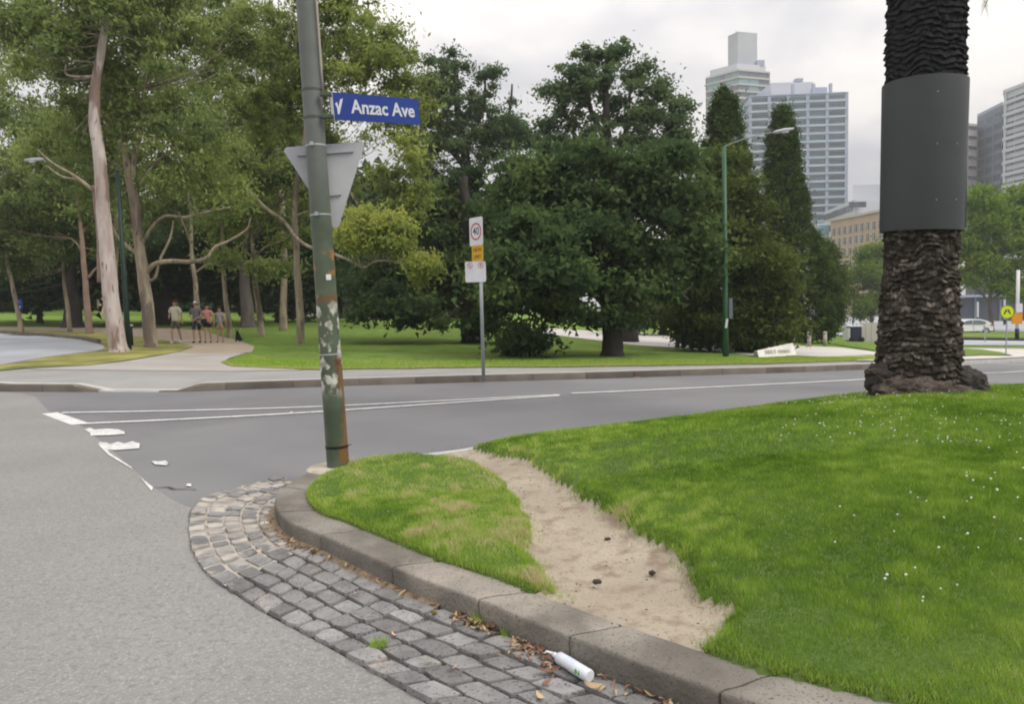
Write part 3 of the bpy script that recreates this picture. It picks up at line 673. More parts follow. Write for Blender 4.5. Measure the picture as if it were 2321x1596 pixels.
dk = dist(x1, y1, KLINE, False); sm1 = -sandmask(x1, y1); z1 = isl_z(x1, y1)
patch = fbm(x1 * 1.1, y1 * 1.1, 4); fine = fbm(x1 * 9, y1 * 9, 3); rnd = RNG.random(len(x1))
worn = np.clip(1 - sm1 / 0.7, 0, 1) * 0.5 + np.clip(1 - dk / .5, 0, 1) * .25
clump = vn(x1 * 14 + 3, y1 * 14) * vn(x1 * 5, y1 * 5 + 9); tint = 0.30 + 0.6 * (patch - .5) + (0.9 - 0.45 * np.clip(x1 - .6, 0, 1)) * (clump - .25) + 0.10 * np.clip(1 - (x1 - .3) / 2.5, 0, 1) + 0.35 * (fine - .5) + 0.12 * worn * (fbm(x1 * 3, y1 * 3) > .45) + 0.25 * (rnd - .5) + np.where(rnd > 0.955, 0.42, 0)
tri = (x1 < 0.25) & (y1 < 7.2); tint += np.where(tri, 0.12 + 0.6 * (fbm(x1 * 3.3 + 5, y1 * 3.3) - .42), 0)
hg = 0.010 + 0.050 * clump + 0.012 * fine + 0.012 * np.clip((x1 - 1.0) / 3, 0, 1) + 0.016 * np.clip(1 - sm1 / 0.10, 0, 1) + 0.012 * (y1 > 7)
wd = 0.0031 + 0.0012 * np.clip(y1 - 3, 0, 9) 
sE = RNG.random(26000) * min(i_fr, KS[-1]); tb_ = np.array([[q.x, q.y] for q in KC]); tS = np.array(KS)
kx = np.interp(sE, tS, tb_[:, 0]); ky = np.interp(sE, tS, tb_[:, 1]); tx_ = np.interp(sE + .02, tS, tb_[:, 0]) - kx; ty_ = np.interp(sE + .02, tS, tb_[:, 1]) - ky; tl_ = np.hypot(tx_, ty_) + 1e-9
dd = 0.245 + 0.06 * RNG.random(26000); ex = kx + ty_ / tl_ * dd; ey = ky - tx_ / tl_ * dd; oe = (sandmask(ex, ey) < 0) & (ex < 4)
ex, ey = ex[oe], ey[oe]; ne = len(ex)
x1 = np.concatenate([x1, ex]); y1 = np.concatenate([y1, ey]); z1 = np.concatenate([z1, np.full(ne, 0.150) + 0.03 * RNG.random(ne)]); hg = np.concatenate([hg, 0.022 + 0.028 * RNG.random(ne)]); wd = np.concatenate([wd, np.full(ne, 0.0035)]); tint = np.concatenate([tint, 0.35 + 0.4 * RNG.random(ne)])
blades('grass', x1, y1, z1, hg, wd, tint)
# far lawn fringe along the footpath
n = 60000; t = RNG.random(n); ii = (t * (len(wv) - 1)).astype(int); fr = t * (len(wv) - 1) - ii; wa = np.array(wv)
px = wa[ii, 0] * (1 - fr) + wa[np.minimum(ii + 1, len(wa) - 1), 0] * fr; py = wa[ii, 1] * (1 - fr) + wa[np.minimum(ii + 1, len(wa) - 1), 1] * fr + RNG.random(n) ** 2 * 2.5 - 0.04
pz = np.array([h(a, b) for a, b in zip(px, py)]) + 0.16
blades('grass', px, py, pz, 0.035 + 0.03 * RNG.random(n), np.full(n, 0.02), 0.60 + 0.3 * (fbm(px, py) - .5) + 0.4 * (py - np.interp(px, wa[:, 0], wa[:, 1]) < 0.12) * RNG.random(n))
# clover flowers
xf, yf = scatter(4600, 3.0, 11.6, 0.8); okf = pip(xf, yf, POLY) & (sandmask(xf, yf) < -0.3) & (xf > 1.6) & (fbm(xf * 0.8, yf * 0.8) > 0.40) & (np.hypot(xf - 5.2, yf - 9.35) > 0.8) & (xf > 0.35 * yf)
okf &= xf < 0.86 * yf; xf, yf = xf[okf][:420], yf[okf][:420]; zf = isl_z(xf, yf)
fv = []; ff = []
for a, b_, c in zip(xf, yf, zf):
    r = random.uniform(0.005, 0.009) ; c = c + random.uniform(0.045, 0.065); o = len(fv)
    fv += [(a + r, b_, c), (a, b_ + r, c), (a - r, b_, c), (a, b_ - r, c), (a, b_, c + r), (a, b_, c - r)]
    for k in range(4): ff += [(o + k, o + (k + 1) % 4, o + 4), (o + (k + 1) % 4, o + k, o + 5)]
fd('clover_flowers', fv, ff, mat('clover_white', (0.72, 0.72, 0.66), 0.8), kind='stuff')
# grass in the gutter joints
def tuft(px, py, n, r, label, hh=0.04):
    p = W(px, py); a = RNG.random(n) * 6.28; rr = r * np.sqrt(RNG.random(n)); x = p.x + np.cos(a) * rr; y = p.y + np.sin(a) * rr * .8
    o = blades('grass_tuft', x, y, np.full(n, 0.025), hh * (0.5 + RNG.random(n)), np.full(n, 0.0035), 0.35 + .3 * RNG.random(n)); del o['kind']; return tag(o, label, 'grass tuft')
tuft(858, 1478, 260, 0.045, 'small bright green grass tuft growing alone between the cobbles')
tuft(1088, 1428, 120, 0.03, 'thin green weed growing in the joint at the foot of the kerb', 0.07)
tuft(1150, 1455, 60, 0.03, 'sparse weed sprout at the kerb foot right of the thin joint weed', 0.05)
M['leaf_red'] = mat('leaf_red_brown', (0.20, 0.085, 0.055), 0.7, (0.30, 0.17, 0.11), 30, 4, objrand=.3); M['leaf_tan'] = mat('leaf_tan', (0.42, 0.30, 0.17), 0.75, (0.5, 0.38, 0.22), 30, 4, objrand=.2); M['leaf_yellow'] = mat('leaf_yellow', (0.60, 0.46, 0.10), 0.6); M['leaf_pink'] = mat('leaf_pink', (0.62, 0.36, 0.26), 0.6)
def leafgeo(b, c, ln, wd, az, pitch, curl):
    R = Matrix.Rotation(az, 3, 'Z') @ Matrix.Rotation(pitch, 3, 'Y') @ Matrix.Rotation(random.uniform(-.5, .5), 3, 'X'); n = len(b.v)
    for i in range(6):
        t = i / 5; w_ = wd * math.sin(math.pi * min(.97, .06 + t * .92)) ** .8
        for s in (-1, 0, 1): b.v.append(Vector(c) + R @ Vector(((t - .5) * ln, s * w_ / 2, curl * (4 * (t - .5) ** 2) * ln * .2 + abs(s) * w_ * .22)))
    for i in range(5):
        for s in (0, 1): o = n + i * 3 + s; b.f.append([o, o + 1, o + 4, o + 3])
def leaf(px, py, ln, m, label, az=None, z=.036, pitch=0):
    p = W(px, py, z); b = MB(); leafgeo(b, p + Vector((0, 0, .006)), ln, ln * .36, az if az is not None else random.uniform(0, 6), pitch, 1); o = b.build('leaf', m, smooth=True); return tag(o, label, 'leaf')
# ================================================================== PALM
pc = Vector((5.07, 9.35)); pz0 = float(isl_z(np.array([pc.x]), np.array([pc.y]))[0]) - 0.05
palm = empty('palm_tree', (pc.x, pc.y, pz0), 'huge date palm trunk wrapped in a dark grey climbing-guard collar on the grass mound', 'palm tree')
lean = lambda z: Vector((0.012 * z, 0, 0))
z_c0 = 2.42; z_c1 = 4.22
def palm_trunk(name, z0, z1, nz, base, style, m):
    nt_ = 250; th = np.linspace(0, 2 * np.pi, nt_, endpoint=False) + np.pi / 2; zz = np.linspace(z0, z1, nz); TH, ZZ = np.meshgrid(th, zz)
    U = (TH - np.pi / 2) / (2 * np.pi)
    per = lambda f, g, o=3: fbm(np.abs(np.sin(TH / 2)) * f + 7, np.cos(TH / 2) * f * 0.5 + ZZ * g + 20, o)
    R = base(ZZ) + 0.03 * (per(5, 1.2) - .47)
    if style == 0:
        rowh = 0.072; warp = 2.3 * (vn(U * 11, ZZ * 2.3) - .5) + 1.1 * (vn(U * 26 + 9, ZZ * 6) - .5) + 0.5 * (vn(U * 60 + 9, ZZ * 16) - .5)
        r = ZZ / rowh + warp; ri = np.floor(r); fr = r - ri
        nb = 27; cu = U * nb + 0.5 * (ri % 2) + 0.5 * (vn(ri * 3.7, U * 9) - .5) + 0.3 * (_T[(ri.astype(int) * 7) % 256, 3] - .5); ci = np.floor(cu) % nb; cf = cu - np.floor(cu)
        hsh = _T[(ri.astype(int) * 13 + 11) % 256, (ci.astype(int) * 29 + 5) % 256]; hs2 = _T[(ri.astype(int) * 5 + 77) % 256, (ci.astype(int) * 17 + 50) % 256]
        prof = np.clip(fr / 0.25, 0, 1) * np.clip((1 - fr) / 0.5, 0, 1) ** 0.6
        side = np.clip(np.minimum(cf, 1 - cf) / 0.16, 0, 1) ** 0.6
        D = 0.046 * prof * side * (0.05 + 1.0 * hsh) * (1 - .8 * (hs2 > .75)) + 0.055 * (fbm(U * 70, ZZ * 17, 4) - .5)
        tint = 0.10 + 0.42 * hsh * prof * side + 0.55 * (fbm(U * 46 + 3, ZZ * 11, 4) - .45) + 0.55 * (vn(U * 240, ZZ * 55) - .5) * (fbm(U * 20, ZZ * 5) + .3) + 0.25 * (hs2 > .8) * (prof > .5)
        low = np.clip((0.35 - (ZZ - z0)) / 0.35, 0, 1); tint = tint + 0.0
    else:
        rowh = 0.075; r = ZZ / rowh + 2.4 * (vn(U * 12, ZZ * 2) - .5) + 0.8 * (vn(U * 44, ZZ * 7) - .5) + U * 1.0; ri = np.floor(r); fr = r - ri
        D = 0.050 * (1 - fr) * (0.15 + 1.3 * vn(U * 52, ri * 3.1)) + 0.012 * (vn(U * 200, ZZ * 20) - .5)
        tint = 0.05 + 0.22 * (1 - fr) * vn(U * 40, ri * 5.3) + 0.35 * (vn(U * 180, ZZ * 30) - .45)
    R = R + D
    x = pc.x + 0.012 * ZZ + R * np.cos(TH); y = pc.y + R * np.sin(TH); z = pz0 + ZZ - (0.02 * (1 - fr) if style else 0)
    v = np.stack([x, y, z], -1).reshape(-1, 3); i = np.arange(nz - 1)[:, None] * nt_; j = np.arange(nt_)[None, :]; j2 = (j + 1) % nt_
    f = np.stack([i + j, i + j2, i + nt_ + j2, i + nt_ + j], -1).reshape(-1, 4)
    return npmesh(name, v, 4, m, palm, tint=tint.ravel(), faces=f, smooth=True)
M['bark_palm'] = tintmat('palm_bark', [(0.0, (0.022, 0.019, 0.017)), (0.4, (0.062, 0.052, 0.045)), (0.7, (0.17, 0.145, 0.125)), (1.0, (0.33, 0.29, 0.255))], 0)
M['bark_palm_up'] = tintmat('palm_bark_upper', [(0.0, (0.022, 0.022, 0.025)), (0.4, (0.045, 0.043, 0.047)), (1.0, (0.12, 0.105, 0.10))], 0)
M['root'] = mat('palm_root', (0.070, 0.055, 0.045), 0.95, (0.14, 0.115, 0.095), 9, 7, (0.35, 0.65), bump=1.0, bscale=60, bdist=0.02, speck=(60, (0.03, 0.02, 0.016), 0.58, 0.68))
lowb = lambda z: 0.415 + 0.02 * np.cos(z * 2) + 0.12 * np.exp(-z / 0.22) + 0.03 * np.exp(-((z - .9) / .5) ** 2)
palm_trunk('lower_trunk', -0.05, z_c0 + 0.05 - pz0, 430, lowb, 0, M['bark_palm'])
palm_trunk('upper_trunk', z_c1 - pz0 - 0.1, 8.7, 440, lambda z: 0.405 + 0 * z, 1, M['bark_palm_up'])
b = MB(); n = 72; 
def ringpts(r, z, flare=0): return [Vector((pc.x + 0.012 * (z - pz0) + r * math.cos(2 * math.pi * k / n), pc.y + r * math.sin(2 * math.pi * k / n), z + 0.018 * math.cos(2 * math.pi * k / n - 2.2))) for k in range(n)]
for r, z in ((0.455, z_c0), (0.465, z_c0), (0.467, z_c0 + .02), (0.474, z_c1 - .02), (0.473, z_c1), (0.457, z_c1), (0.45, z_c1 - .1)): b.v += ringpts(r, z)
for i in range(6):
    for k in range(n): b.f.append([i * n + k, i * n + (k + 1) % n, (i + 1) * n + (k + 1) % n, (i + 1) * n + k])
collar = b.build('collar', M['collar'], palm, smooth=False); smooth_angle(collar, 40)
a = math.radians(-35); c_ = Vector((pc.x + .03, pc.y, 0)); seam = MB().box(c_ + Vector((math.cos(a) * .471, math.sin(a) * .471, (z_c0 + z_c1) / 2)), (0.006, 0.05, z_c1 - z_c0 - .03), Matrix.Rotation(a, 3, 'Z')); seam.build('seam', M['collar'], collar)
for zz in (2.75, 3.4, 4.0):
    for aa in (-100, -70):
        a = math.radians(aa); MB().tube([c_ + Vector((math.cos(a) * .46, math.sin(a) * .46, zz)), c_ + Vector((math.cos(a) * .475, math.sin(a) * .475, zz))], 0.007, 8).build('rivet', M['steel'], collar)
def lump(name, loc, sc, m, parent, seed, amp=0.35, fr=2.2, fine=0.12):
    bm = bmesh.new(); bmesh.ops.create_icosphere(bm, subdivisions=5, radius=1)
    from mathutils import noise
    for v in bm.verts:
        d = v.co.normalized(); k = 1 + amp * noise.noise(d * fr + Vector((seed, 0, 0))) + fine * noise.noise(d * 9 + Vector((0, seed, 0))) + fine * .6 * noise.noise(d * 22)
        v.co = Vector((d.x * sc[0] * k, d.y * sc[1] * k, d.z * sc[2] * k)) + Vector(loc)
    me = bpy.data.meshes.new(name); bm.to_mesh(me); bm.free(); return link(name, me, m, parent, smooth=True)
g = pz0
lump('root_mass', (pc.x - 0.38, pc.y - 0.36, g + 0.10), (0.30, 0.22, 0.20), M['root'], palm, 1)
lump('root_mass', (pc.x - 0.13, pc.y - 0.50, g + 0.08), (0.33, 0.18, 0.19), M['root'], palm, 2)
lump('root_mass', (pc.x + 0.17, pc.y - 0.43, g + 0.04), (0.36, 0.2, 0.15), M['bark_dark'] if 'bark_dark' in M else M['root'], palm, 3)
lump('root_mass', (pc.x + 0.50, pc.y - 0.2, g + 0.13), (0.22, 0.26, 0.24), M['dark_bark'], palm, 4)
lump('root_mass', (pc.x - 0.53, pc.y - 0.10, g + 0.22), (0.15, 0.2, 0.20), M['dark_bark'], palm, 5)
lump('root_mass', (pc.x - 0.58, pc.y - 0.12, g + 0.34), (0.12, 0.10, 0.045), M['root'], palm, 6)
# crown high above the frame: arching fronds
M['frond'] = mat('palm_frond', (0.05, 0.085, 0.03), 0.6, (0.09, 0.13, 0.04), 6, 4)
M['frond_dry'] = mat('palm_frond_dry', (0.14, 0.11, 0.08), 0.8)
def frond(az, el, ln, droop, m):
    o = Vector((pc.x + .1, pc.y, pz0 + 8.6)); d = Vector((math.cos(az), math.sin(az), 0)); sd_ = Vector((-math.sin(az), math.cos(az), 0)); pts = []
    for k in range(15):
        t = k / 14; pts.append(o + d * (0.3 + ln * t * math.cos(el) * (1 - .15 * t)) + Vector((0, 0, ln * (math.sin(el) * t - droop * t * t))))
    b = MB().tube(pts, [0.035 * (1 - t / 16) for t in range(15)], 4)
    for k in range(1, 14):
        for q in range(4):
            p = pts[k].lerp(pts[k + 1], q / 4) if k < 14 else pts[k]; t = k / 14; ll = 0.42 * math.sin(math.pi * min(1, .12 + t * .9)) + .08
            fw = (pts[min(14, k + 1)] - pts[k]).normalized()
            for s in (-1, 1):
                tip = p + sd_ * s * ll + fw * ll * .5 - Vector((0, 0, ll * .35)); n = len(b.v); b.v += [p + fw * .015, p - fw * .015, tip]; b.f.append([n, n + 1, n + 2])
    return b.build('frond', m, palm)
for k in range(38):
    az = k * 2.39996; el = math.radians(62 - 2.2 * k); frond(az, max(el, .25), random.uniform(2.6, 3.3), 0.30, M['frond'])
for k in range(10): frond(k * .63 + .2, math.radians(-5), 1.9, 0.35, M['frond_dry'])
# one dry frond hangs far enough to show its tip at the top of the picture
tipP = P(2232, 14, 8.9); o_ = Vector((pc.x + .3, pc.y, pz0 + 8.4))
pts = [o_.lerp(tipP, t) + Vector((0.9, 0, 0)) * math.sin(math.pi * t) + Vector((0, 0, .5)) * math.sin(math.pi * t) for t in [k / 10 for k in range(11)]]
b = MB().tube(pts, [0.03 * (1 - t / 12) for t in range(11)], 5)
for k in range(4, 11):
    for s in (-1, 1):
        for q in range(3):
            p = pts[k] + Vector((0, 0, 0.05 * q)); n = len(b.v); tp = p + Vector((s * .07, 0.02 * s, -0.16)); b.v += [p, p + Vector((0, 0, .03)), tp]; b.f.append([n, n + 1, n + 2])
b.build('frond', M['frond_dry'], palm)
# ================================================================== LEANING STREET POLE
pb = W(767, 1062, 0.16); Yp = pb.y
top = P(690, -40, Yp + 0.05); axis_ = (top - pb).normalized(); right = Vector((1, 0, 0)); right = (right - axis_ * right.dot(axis_)).normalized(); toc = axis_.cross(right); toc = -toc if toc.y > 0 else toc   # toward camera
pole = empty('street_pole', tuple(pb), 'leaning green steel pole with rust, torn stickers and a blue street sign', 'pole')
def along(py):
    # point of the pole axis seen at display row py
    lo, hi = -0.5, 9
    for _ in range(40):
        m = (lo + hi) / 2; q = pb + axis_ * m; r = RM.transposed() @ (q - Vector((0, 0, CZ))); yy = CY - (r.y / -r.z) * F
        if yy > py: lo = m
        else: hi = m
    return lo
def polemat():
    def bd(t, o):
        N = t.nodes.new; L = t.links.new; p = N('ShaderNodeBsdfPrincipled'); L(p.outputs[0], o.inputs[0]); p.inputs['Roughness'].default_value = .5; p.inputs['Specular IOR Level'].default_value = .35
        tc = N('ShaderNodeTexCoord'); mp = N('ShaderNodeMapping'); L(tc.outputs['Object'], mp.inputs[0]); mp.inputs['Location'].default_value = (-pb.x, -pb.y, -pb.z)
        sp = N('ShaderNodeSeparateXYZ'); L(mp.outputs[0], sp.inputs[0])
        def noi(sc, det=5, st=(1, 1, 1)):
            m2 = N('ShaderNodeMapping'); m2.inputs['Scale'].default_value = st; L(mp.outputs[0], m2.inputs[0]); n = N('ShaderNodeTexNoise'); n.inputs['Scale'].default_value = sc; n.inputs['Detail'].default_value = det; L(m2.outputs[0], n.inputs[0]); return n.outputs[0]
        def rng(s, a, b_, c=0, d=1):
            r = N('ShaderNodeMapRange'); r.interpolation_type = 'SMOOTHSTEP'; r.inputs[1].default_value = a; r.inputs[2].default_value = b_; r.inputs[3].default_value = c; r.inputs[4].default_value = d; L(s, r.inputs[0]); return r.outputs[0]
        def mul(a, b_, op='MULTIPLY'):
            m = N('ShaderNodeMath'); m.operation = op
            for k, s in enumerate((a, b_)):
                if isinstance(s, (int, float)): m.inputs[k].default_value = s
                else: L(s, m.inputs[k])
            return m.outputs[0]
        def mix(f, a, b_):
            m = N('ShaderNodeMix'); m.data_type = 'RGBA'; L(f, m.inputs[0])
            for k, s in ((6, a), (7, b_)):
                if isinstance(s, tuple): m.inputs[k].default_value = (*s, 1)
                else: L(s, m.inputs[k])
            return m.outputs[2]
        z = sp.outputs[2]
        base = mix(rng(noi(3), .35, .65), (0.050, 0.068, 0.042), (0.085, 0.108, 0.072))
        base = mix(rng(z, 2.0, 2.9), base, mix(rng(noi(2.5), .35, .65), (0.098, 0.108, 0.100), (0.125, 0.135, 0.128)))
        band = lambda a0, a1, b0, b1: mul(rng(z, a0, a1), rng(z, b0, b1, 1, 0))
        # torn white stickers / flaking between 0.9 and 1.75 m
        st = mul(band(.62, .80, 1.45, 1.62), rng(noi(11, 5, (1, 1, .75)), .50, .55)); base = mix(st, base, mix(rng(noi(14), .4, .6), (0.50, 0.50, 0.47), (0.28, 0.27, 0.22)))
        ru = mul(band(.15, .7, .98, 1.06), rng(mul(noi(6, 6, (1, 1, .4)), mul(sp.outputs[0], 1.3), 'ADD'), .52, .62)); base = mix(ru, base, mix(rng(noi(20), .4, .6), (0.075, 0.024, 0.012), (0.17, 0.070, 0.028)))
        ru3 = mul(band(.0, .1, .9, 1.0), rng(mul(noi(9, 6, (1, 1, .3)), mul(sp.outputs[0], 2.4), 'ADD'), .62, .72)); base = mix(ru3, base, (0.16, 0.085, 0.03))
        ru2 = mul(band(1.72, 1.80, 1.95, 2.02), rng(noi(7), .46, .55)); base = mix(ru2, base, (0.27, 0.13, 0.035))
        ru4 = mul(band(1.50, 1.53, 1.56, 1.60), rng(noi(13), .4, .5)); base = mix(ru4, base, (0.13, 0.07, 0.03))
        L(base, p.inputs['Base Color'])
        n = noi(40, 4); bp = N('ShaderNodeBump'); bp.inputs['Strength'].default_value = .25; bp.inputs['Distance'].default_value = .004; L(n, bp.inputs['Height']); L(bp.outputs[0], p.inputs['Normal'])
    return nmat('pole_paint', bd)
def pt(t, dx=0, dn=0): return pb + axis_ * t + right * dx + toc * dn
R0, R1 = 0.100, 0.083
rad = lambda t: R0 + (R1 - R0) * min(1, t / 4.6)
sh = MB().tube([pt(t) for t in np.linspace(-0.08, 7.2, 30)], [rad(t) for t in np.linspace(-0.08, 7.2, 30)], 32).build('shaft', polemat(), pole); smooth_angle(sh, 50)
def band(py, hh, m, dr, nm='band'):
    t = along(py); b = MB().tube([pt(t - hh / 2), pt(t + hh / 2)], rad(t) + dr, 32); o = b.build(nm, m, pole); smooth_angle(o, 50); return t
band(1012, 0.022, M['black_metal'], 0.004, 'black_strap')
MB().tube([pt(along(1012), rad(0), -.02), pt(along(1010), rad(0) + .035, .0)], .003, 5).build('strap_tail', M['black_metal'], pole)
for py in (331, 488): band(py, 0.014, M['steel'], 0.003, 'clamp_band')
for py in (331, 488): MB().box(pt(along(py), -0.01, rad(1) + .012), (0.03, 0.02, 0.035)).build('clamp_bolt', M['steel'], pole, bevel=.003)
band(803, 0.012, M['alu'], 0.003, 'clamp_band'); band(205, .02, M['pole'], .004, 'clamp_band'); band(268, .02, M['pole'], .004, 'clamp_band')
tt = [along(y) for y in (205, 100, 0, -100)] 
MB().tube([pt(along(y), rad(along(y)) + .014, .02) for y in (210, 150, 60, -40, -200)], 0.0115, 8).build('conduit', M['conduit'], pole, smooth=True)
MB().box(pt(along(105), -rad(4) - .008, 0), (0.018, 0.03, 0.08)).build('cable_clip', M['black_metal'], pole)
# stickers
t = along(630); MB().box(pt(t, .052, .084), (0.045, 0.004, 0.05), Matrix.Rotation(math.radians(32), 3, 'Z')).build('sticker', M['sign_white'], pole)
# footing
b = MB(); prof = [(0.0, .02), (0.26, .02), (0.285, .0), (0.29, -.14)]; prof = [(0.26, 0.02), (0.285, 0.0), (0.29, -0.16)]
fc = Vector((pb.x + 0.0, pb.y + 0.0, pb.z)); n = 40
b.v.append(fc + Vector((0, 0, .02)))
for r, z in prof:
    for k in range(n): b.v.append(fc + Vector((r * math.cos(2 * math.pi * k / n), r * .9 * math.sin(2 * math.pi * k / n), z)))
for k in range(n): b.f.append([0, 1 + k, 1 + (k + 1) % n])
for i in range(2):
    for k in range(n): b.f.append([1 + i * n + k, 1 + i * n + (k + 1) % n, 1 + (i + 1) * n + (k + 1) % n, 1 + (i + 1) * n + k])
o = b.build('footing', M['concrete'], pole); smooth_angle(o, 40)
# blue street sign: far end about half a metre further away
A = P(748, 239, Yp - 0.02); B = P(949, 253.5, Yp + 0.52); upv = (P(749, 209, Yp) - P(749, 270, Yp)).normalized()
mw = basis((A + B) / 2, B - A, upv); Ls = (B - A).length; Hs = (P(749, 209, Yp) - P(749, 271, Yp)).length
nm = Vector((mw[0][2], mw[1][2], mw[2][2]))
if nm.y > 0: print('WARN sign normal away')
ss_ = empty('street_sign', tuple(A), 'blue street name plate reading Anzac Ave bolted to the leaning green pole', 'street sign')
b = MB().prism(rrect(Ls, Hs, .008), -0.006, 0.006); b.v = [mw @ v for v in b.v]; b.build('plate', M['sign_blue'], ss_)
b = MB().prism([(-Ls / 2, -Hs / 2), (-Ls / 2 + .028, -Hs / 2), (-Ls / 2 + .028, Hs / 2), (-Ls / 2, Hs / 2)], -0.012, 0.011); b.v = [mw @ v for v in b.v]; b.build('end_bracket', M['alu'], ss_)
for dz in (-.095, .095): q = mw @ Vector((-Ls / 2 - .03, dz, 0)); MB().box(q, (0.10, 0.05, 0.03)).build('bracket_arm', M['pole'], ss_, bevel=.004)
text('lettering', 'Anzac Ave', 0.168, M['sign_letter'], ss_, mw @ Matrix.Translation((0.075, 0.0, .007)), sx=.90, bold=0.0035)
poly3('emblem', [(-.405, .02), (-.385, .035), (-.375, -.01), (-.352, .06), (-.325, .07), (-.355, -.02), (-.372, -.07), (-.387, -.07), (-.388, -.02)], M['sign_letter'], ss_, mw, .006, .009)
# give-way sign seen from behind, on the far side of the pole
tc_ = along(405); C0 = pt(tc_, 0.0, -rad(2) - 0.03)
gw = empty('give_way_sign', tuple(C0), 'grey back of a triangular give way sign strapped behind the leaning pole', 'road sign')
V1 = P(638, 334, Yp + .10); V2 = P(829, 320, Yp + .26); V3 = P(763, 528, Yp + .18)
rt = (V2 - V1); mid_ = (V1 + V2) / 2; upg = mid_ - V3; mw = basis((V1 + V2 + V3) / 3, rt, upg); inv = mw.inverted()
tri_ = [(inv @ v).xy for v in (V3, V2, V1)]
def rounded(poly, r, n=5):
    o = []
    for i in range(len(poly)):
        p = poly[i]; a = (poly[i - 1] - p).normalized(); c = (poly[(i + 1) % len(poly)] - p).normalized()
        ang = a.angle(c); d = r / math.tan(ang / 2); s0 = p + a * d; s1 = p + c * d; cen = p + (a + c).normalized() * (r / math.sin(ang / 2))
        for k in range(n + 1):
            q = s0.lerp(s1, k / n); q = cen + (q - cen).normalized() * r; o.append((q.x, q.y))
    return o
pp = rounded(tri_, .035)
b = MB().prism(pp, -0.003, 0.0); b.v = [mw @ v for v in b.v]; b.build('backing_plate', M['alu'], gw)
b = MB().prism(pp, -0.0045, -0.0032); b.v = [mw @ v for v in b.v]; b.build('sign_face', M['sign_white'], gw)
for yy in (.20, -.18): 
    b = MB().box((0.0, yy, .012), (0.5 if yy > 0 else .18, 0.04, 0.022)); b.v = [mw @ v for v in b.v]; b.build('mounting_rail', M['alu'], gw)
# ================================================================== SPEED SIGN
sb = W(1096, 852, .145); spd = empty('speed_sign', tuple(sb), 'thin galvanised post with a 40 limit sign, orange plate and parking plate by the kerb', 'road sign')
tp = P(1086, 500, sb.y); MB().tube([sb - Vector((0, 0, .1)), tp], .038, 12).build('post', M['steel'], spd, smooth=True)
def plate(name, px, py, w_, h_, yaw, m, dn=-.05, tilt=0.03, parent=spd):
    ax = (tp - sb).normalized(); r = Vector((math.cos(yaw), math.sin(yaw), 0)); c = sb + (tp - sb) * ((852 - py) / 352.0)
    mw = basis(c, r, ax) @ Matrix.Translation((-tilt, 0, .045))
    b = MB().prism(rrect(w_, h_, min(w_, h_) * .09), -0.003, 0.003); b.v = [mw @ v for v in b.v]; return b.build(name, m, parent), mw
yw = math.radians(-50)
o, mw = plate('speed_plate', 1082, 524, .46, .60, yw, M['sign_white'], tilt=.06)
b = ring(.185, .15); b.v = [mw @ Matrix.Translation((0, 0, .003)) @ v for v in b.v]; b.build('red_ring', M['sign_red'], o)
text('numerals', '40', .23, M['sign_black'], o, mw @ Matrix.Translation((0, 0, .004)), sx=.95, bold=.001)
o, mw = plate('notice_plate', 1084, 573, .39, .34, yw, M['sign_orange'], tilt=.03)
text('lettering', 'NEW', .13, M['sign_black'], o, mw @ Matrix.Translation((0, .07, .004))); text('lettering', 'LIMIT', .12, M['sign_black'], o, mw @ Matrix.Translation((0, -.08, .004)), sx=.95)
o, mw = plate('parking_plate', 1075, 615, .455, .44, math.radians(-12), M['sign_white'], tilt=.10)
for sx_, ch in ((-.12, 'S'), (.12, 'P')):
    b = ring(.062, .052, 20); b.v = [mw @ Matrix.Translation((sx_, .135, .003)) @ v for v in b.v]; b.build('red_ring', M['sign_red'], o)
    text('letter', ch, .085, M['sign_black'], o, mw @ Matrix.Translation((sx_, .135, .004)))
    b = MB().box((0, 0, .005), (.006, .11, .002)); b.v = [mw @ Matrix.Translation((sx_, .135, 0)) @ Matrix.Rotation(.8, 4, 'Z') @ v for v in b.v]; b.build('red_slash', M['sign_red'], o)
# ================================================================== LAMP POSTS
def lamp(base, toppix, headA, headB, label, m, r0, r1, arm_dy, box=True):
    bs = W(*base, .16); e = empty('lamp_post', tuple(bs), label, 'lamp post', 'curved arm lamp posts in the park'); tp = P(*toppix, bs.y)
    o = MB().tube([bs - Vector((0, 0, .1)), bs.lerp(tp, .25), tp], [r0, r0 * .8, r1], 14).build('shaft', m, e, smooth=True)
    ha = P(*headA, bs.y + arm_dy); hb = P(*headB, bs.y + arm_dy * 1.3)
    arm = crom([tp, tp.lerp(ha, .4) + Vector((0, 0, .06)), tp.lerp(ha, .8) + Vector((0, 0, .05)), ha], 5); MB().tube(arm, .014 if box else .010, 8).build('arm', M['steel'] if box else M['dark_lamp'], e, smooth=True)
    hd = MB(); d = (hb - ha)
    hd.tube([ha, ha.lerp(hb, .15), ha.lerp(hb, .6), hb], [.03, .055, .065, .03], 10); hd = hd.build('lamp_head', M['lamp_head'], e, smooth=True)
    MB().tube([ha.lerp(hb, .45) - Vector((0, 0, .04)), ha.lerp(hb, .75) - Vector((0, 0, .045))], [.05, .05], 8).build('lens', M['sign_white'], hd, smooth=True)
    if box:
        for py, hh in ((690, .42), (712, .25)): q = bs.lerp(tp, (base[1] - py) / (base[1] - toppix[1])); MB().box(q + Vector((.16, -.02, 0)), (.12, .1, hh)).build('service_box', M['tower_dark'], e, bevel=.01)
        q = bs.lerp(tp, .16); MB().box(q + Vector((0.01, -r0 * .93, 0)), (.07, .01, .3), Matrix.Rotation(.15, 3, 'Y')).build('torn_poster', M['sign_white'], e)
    return e
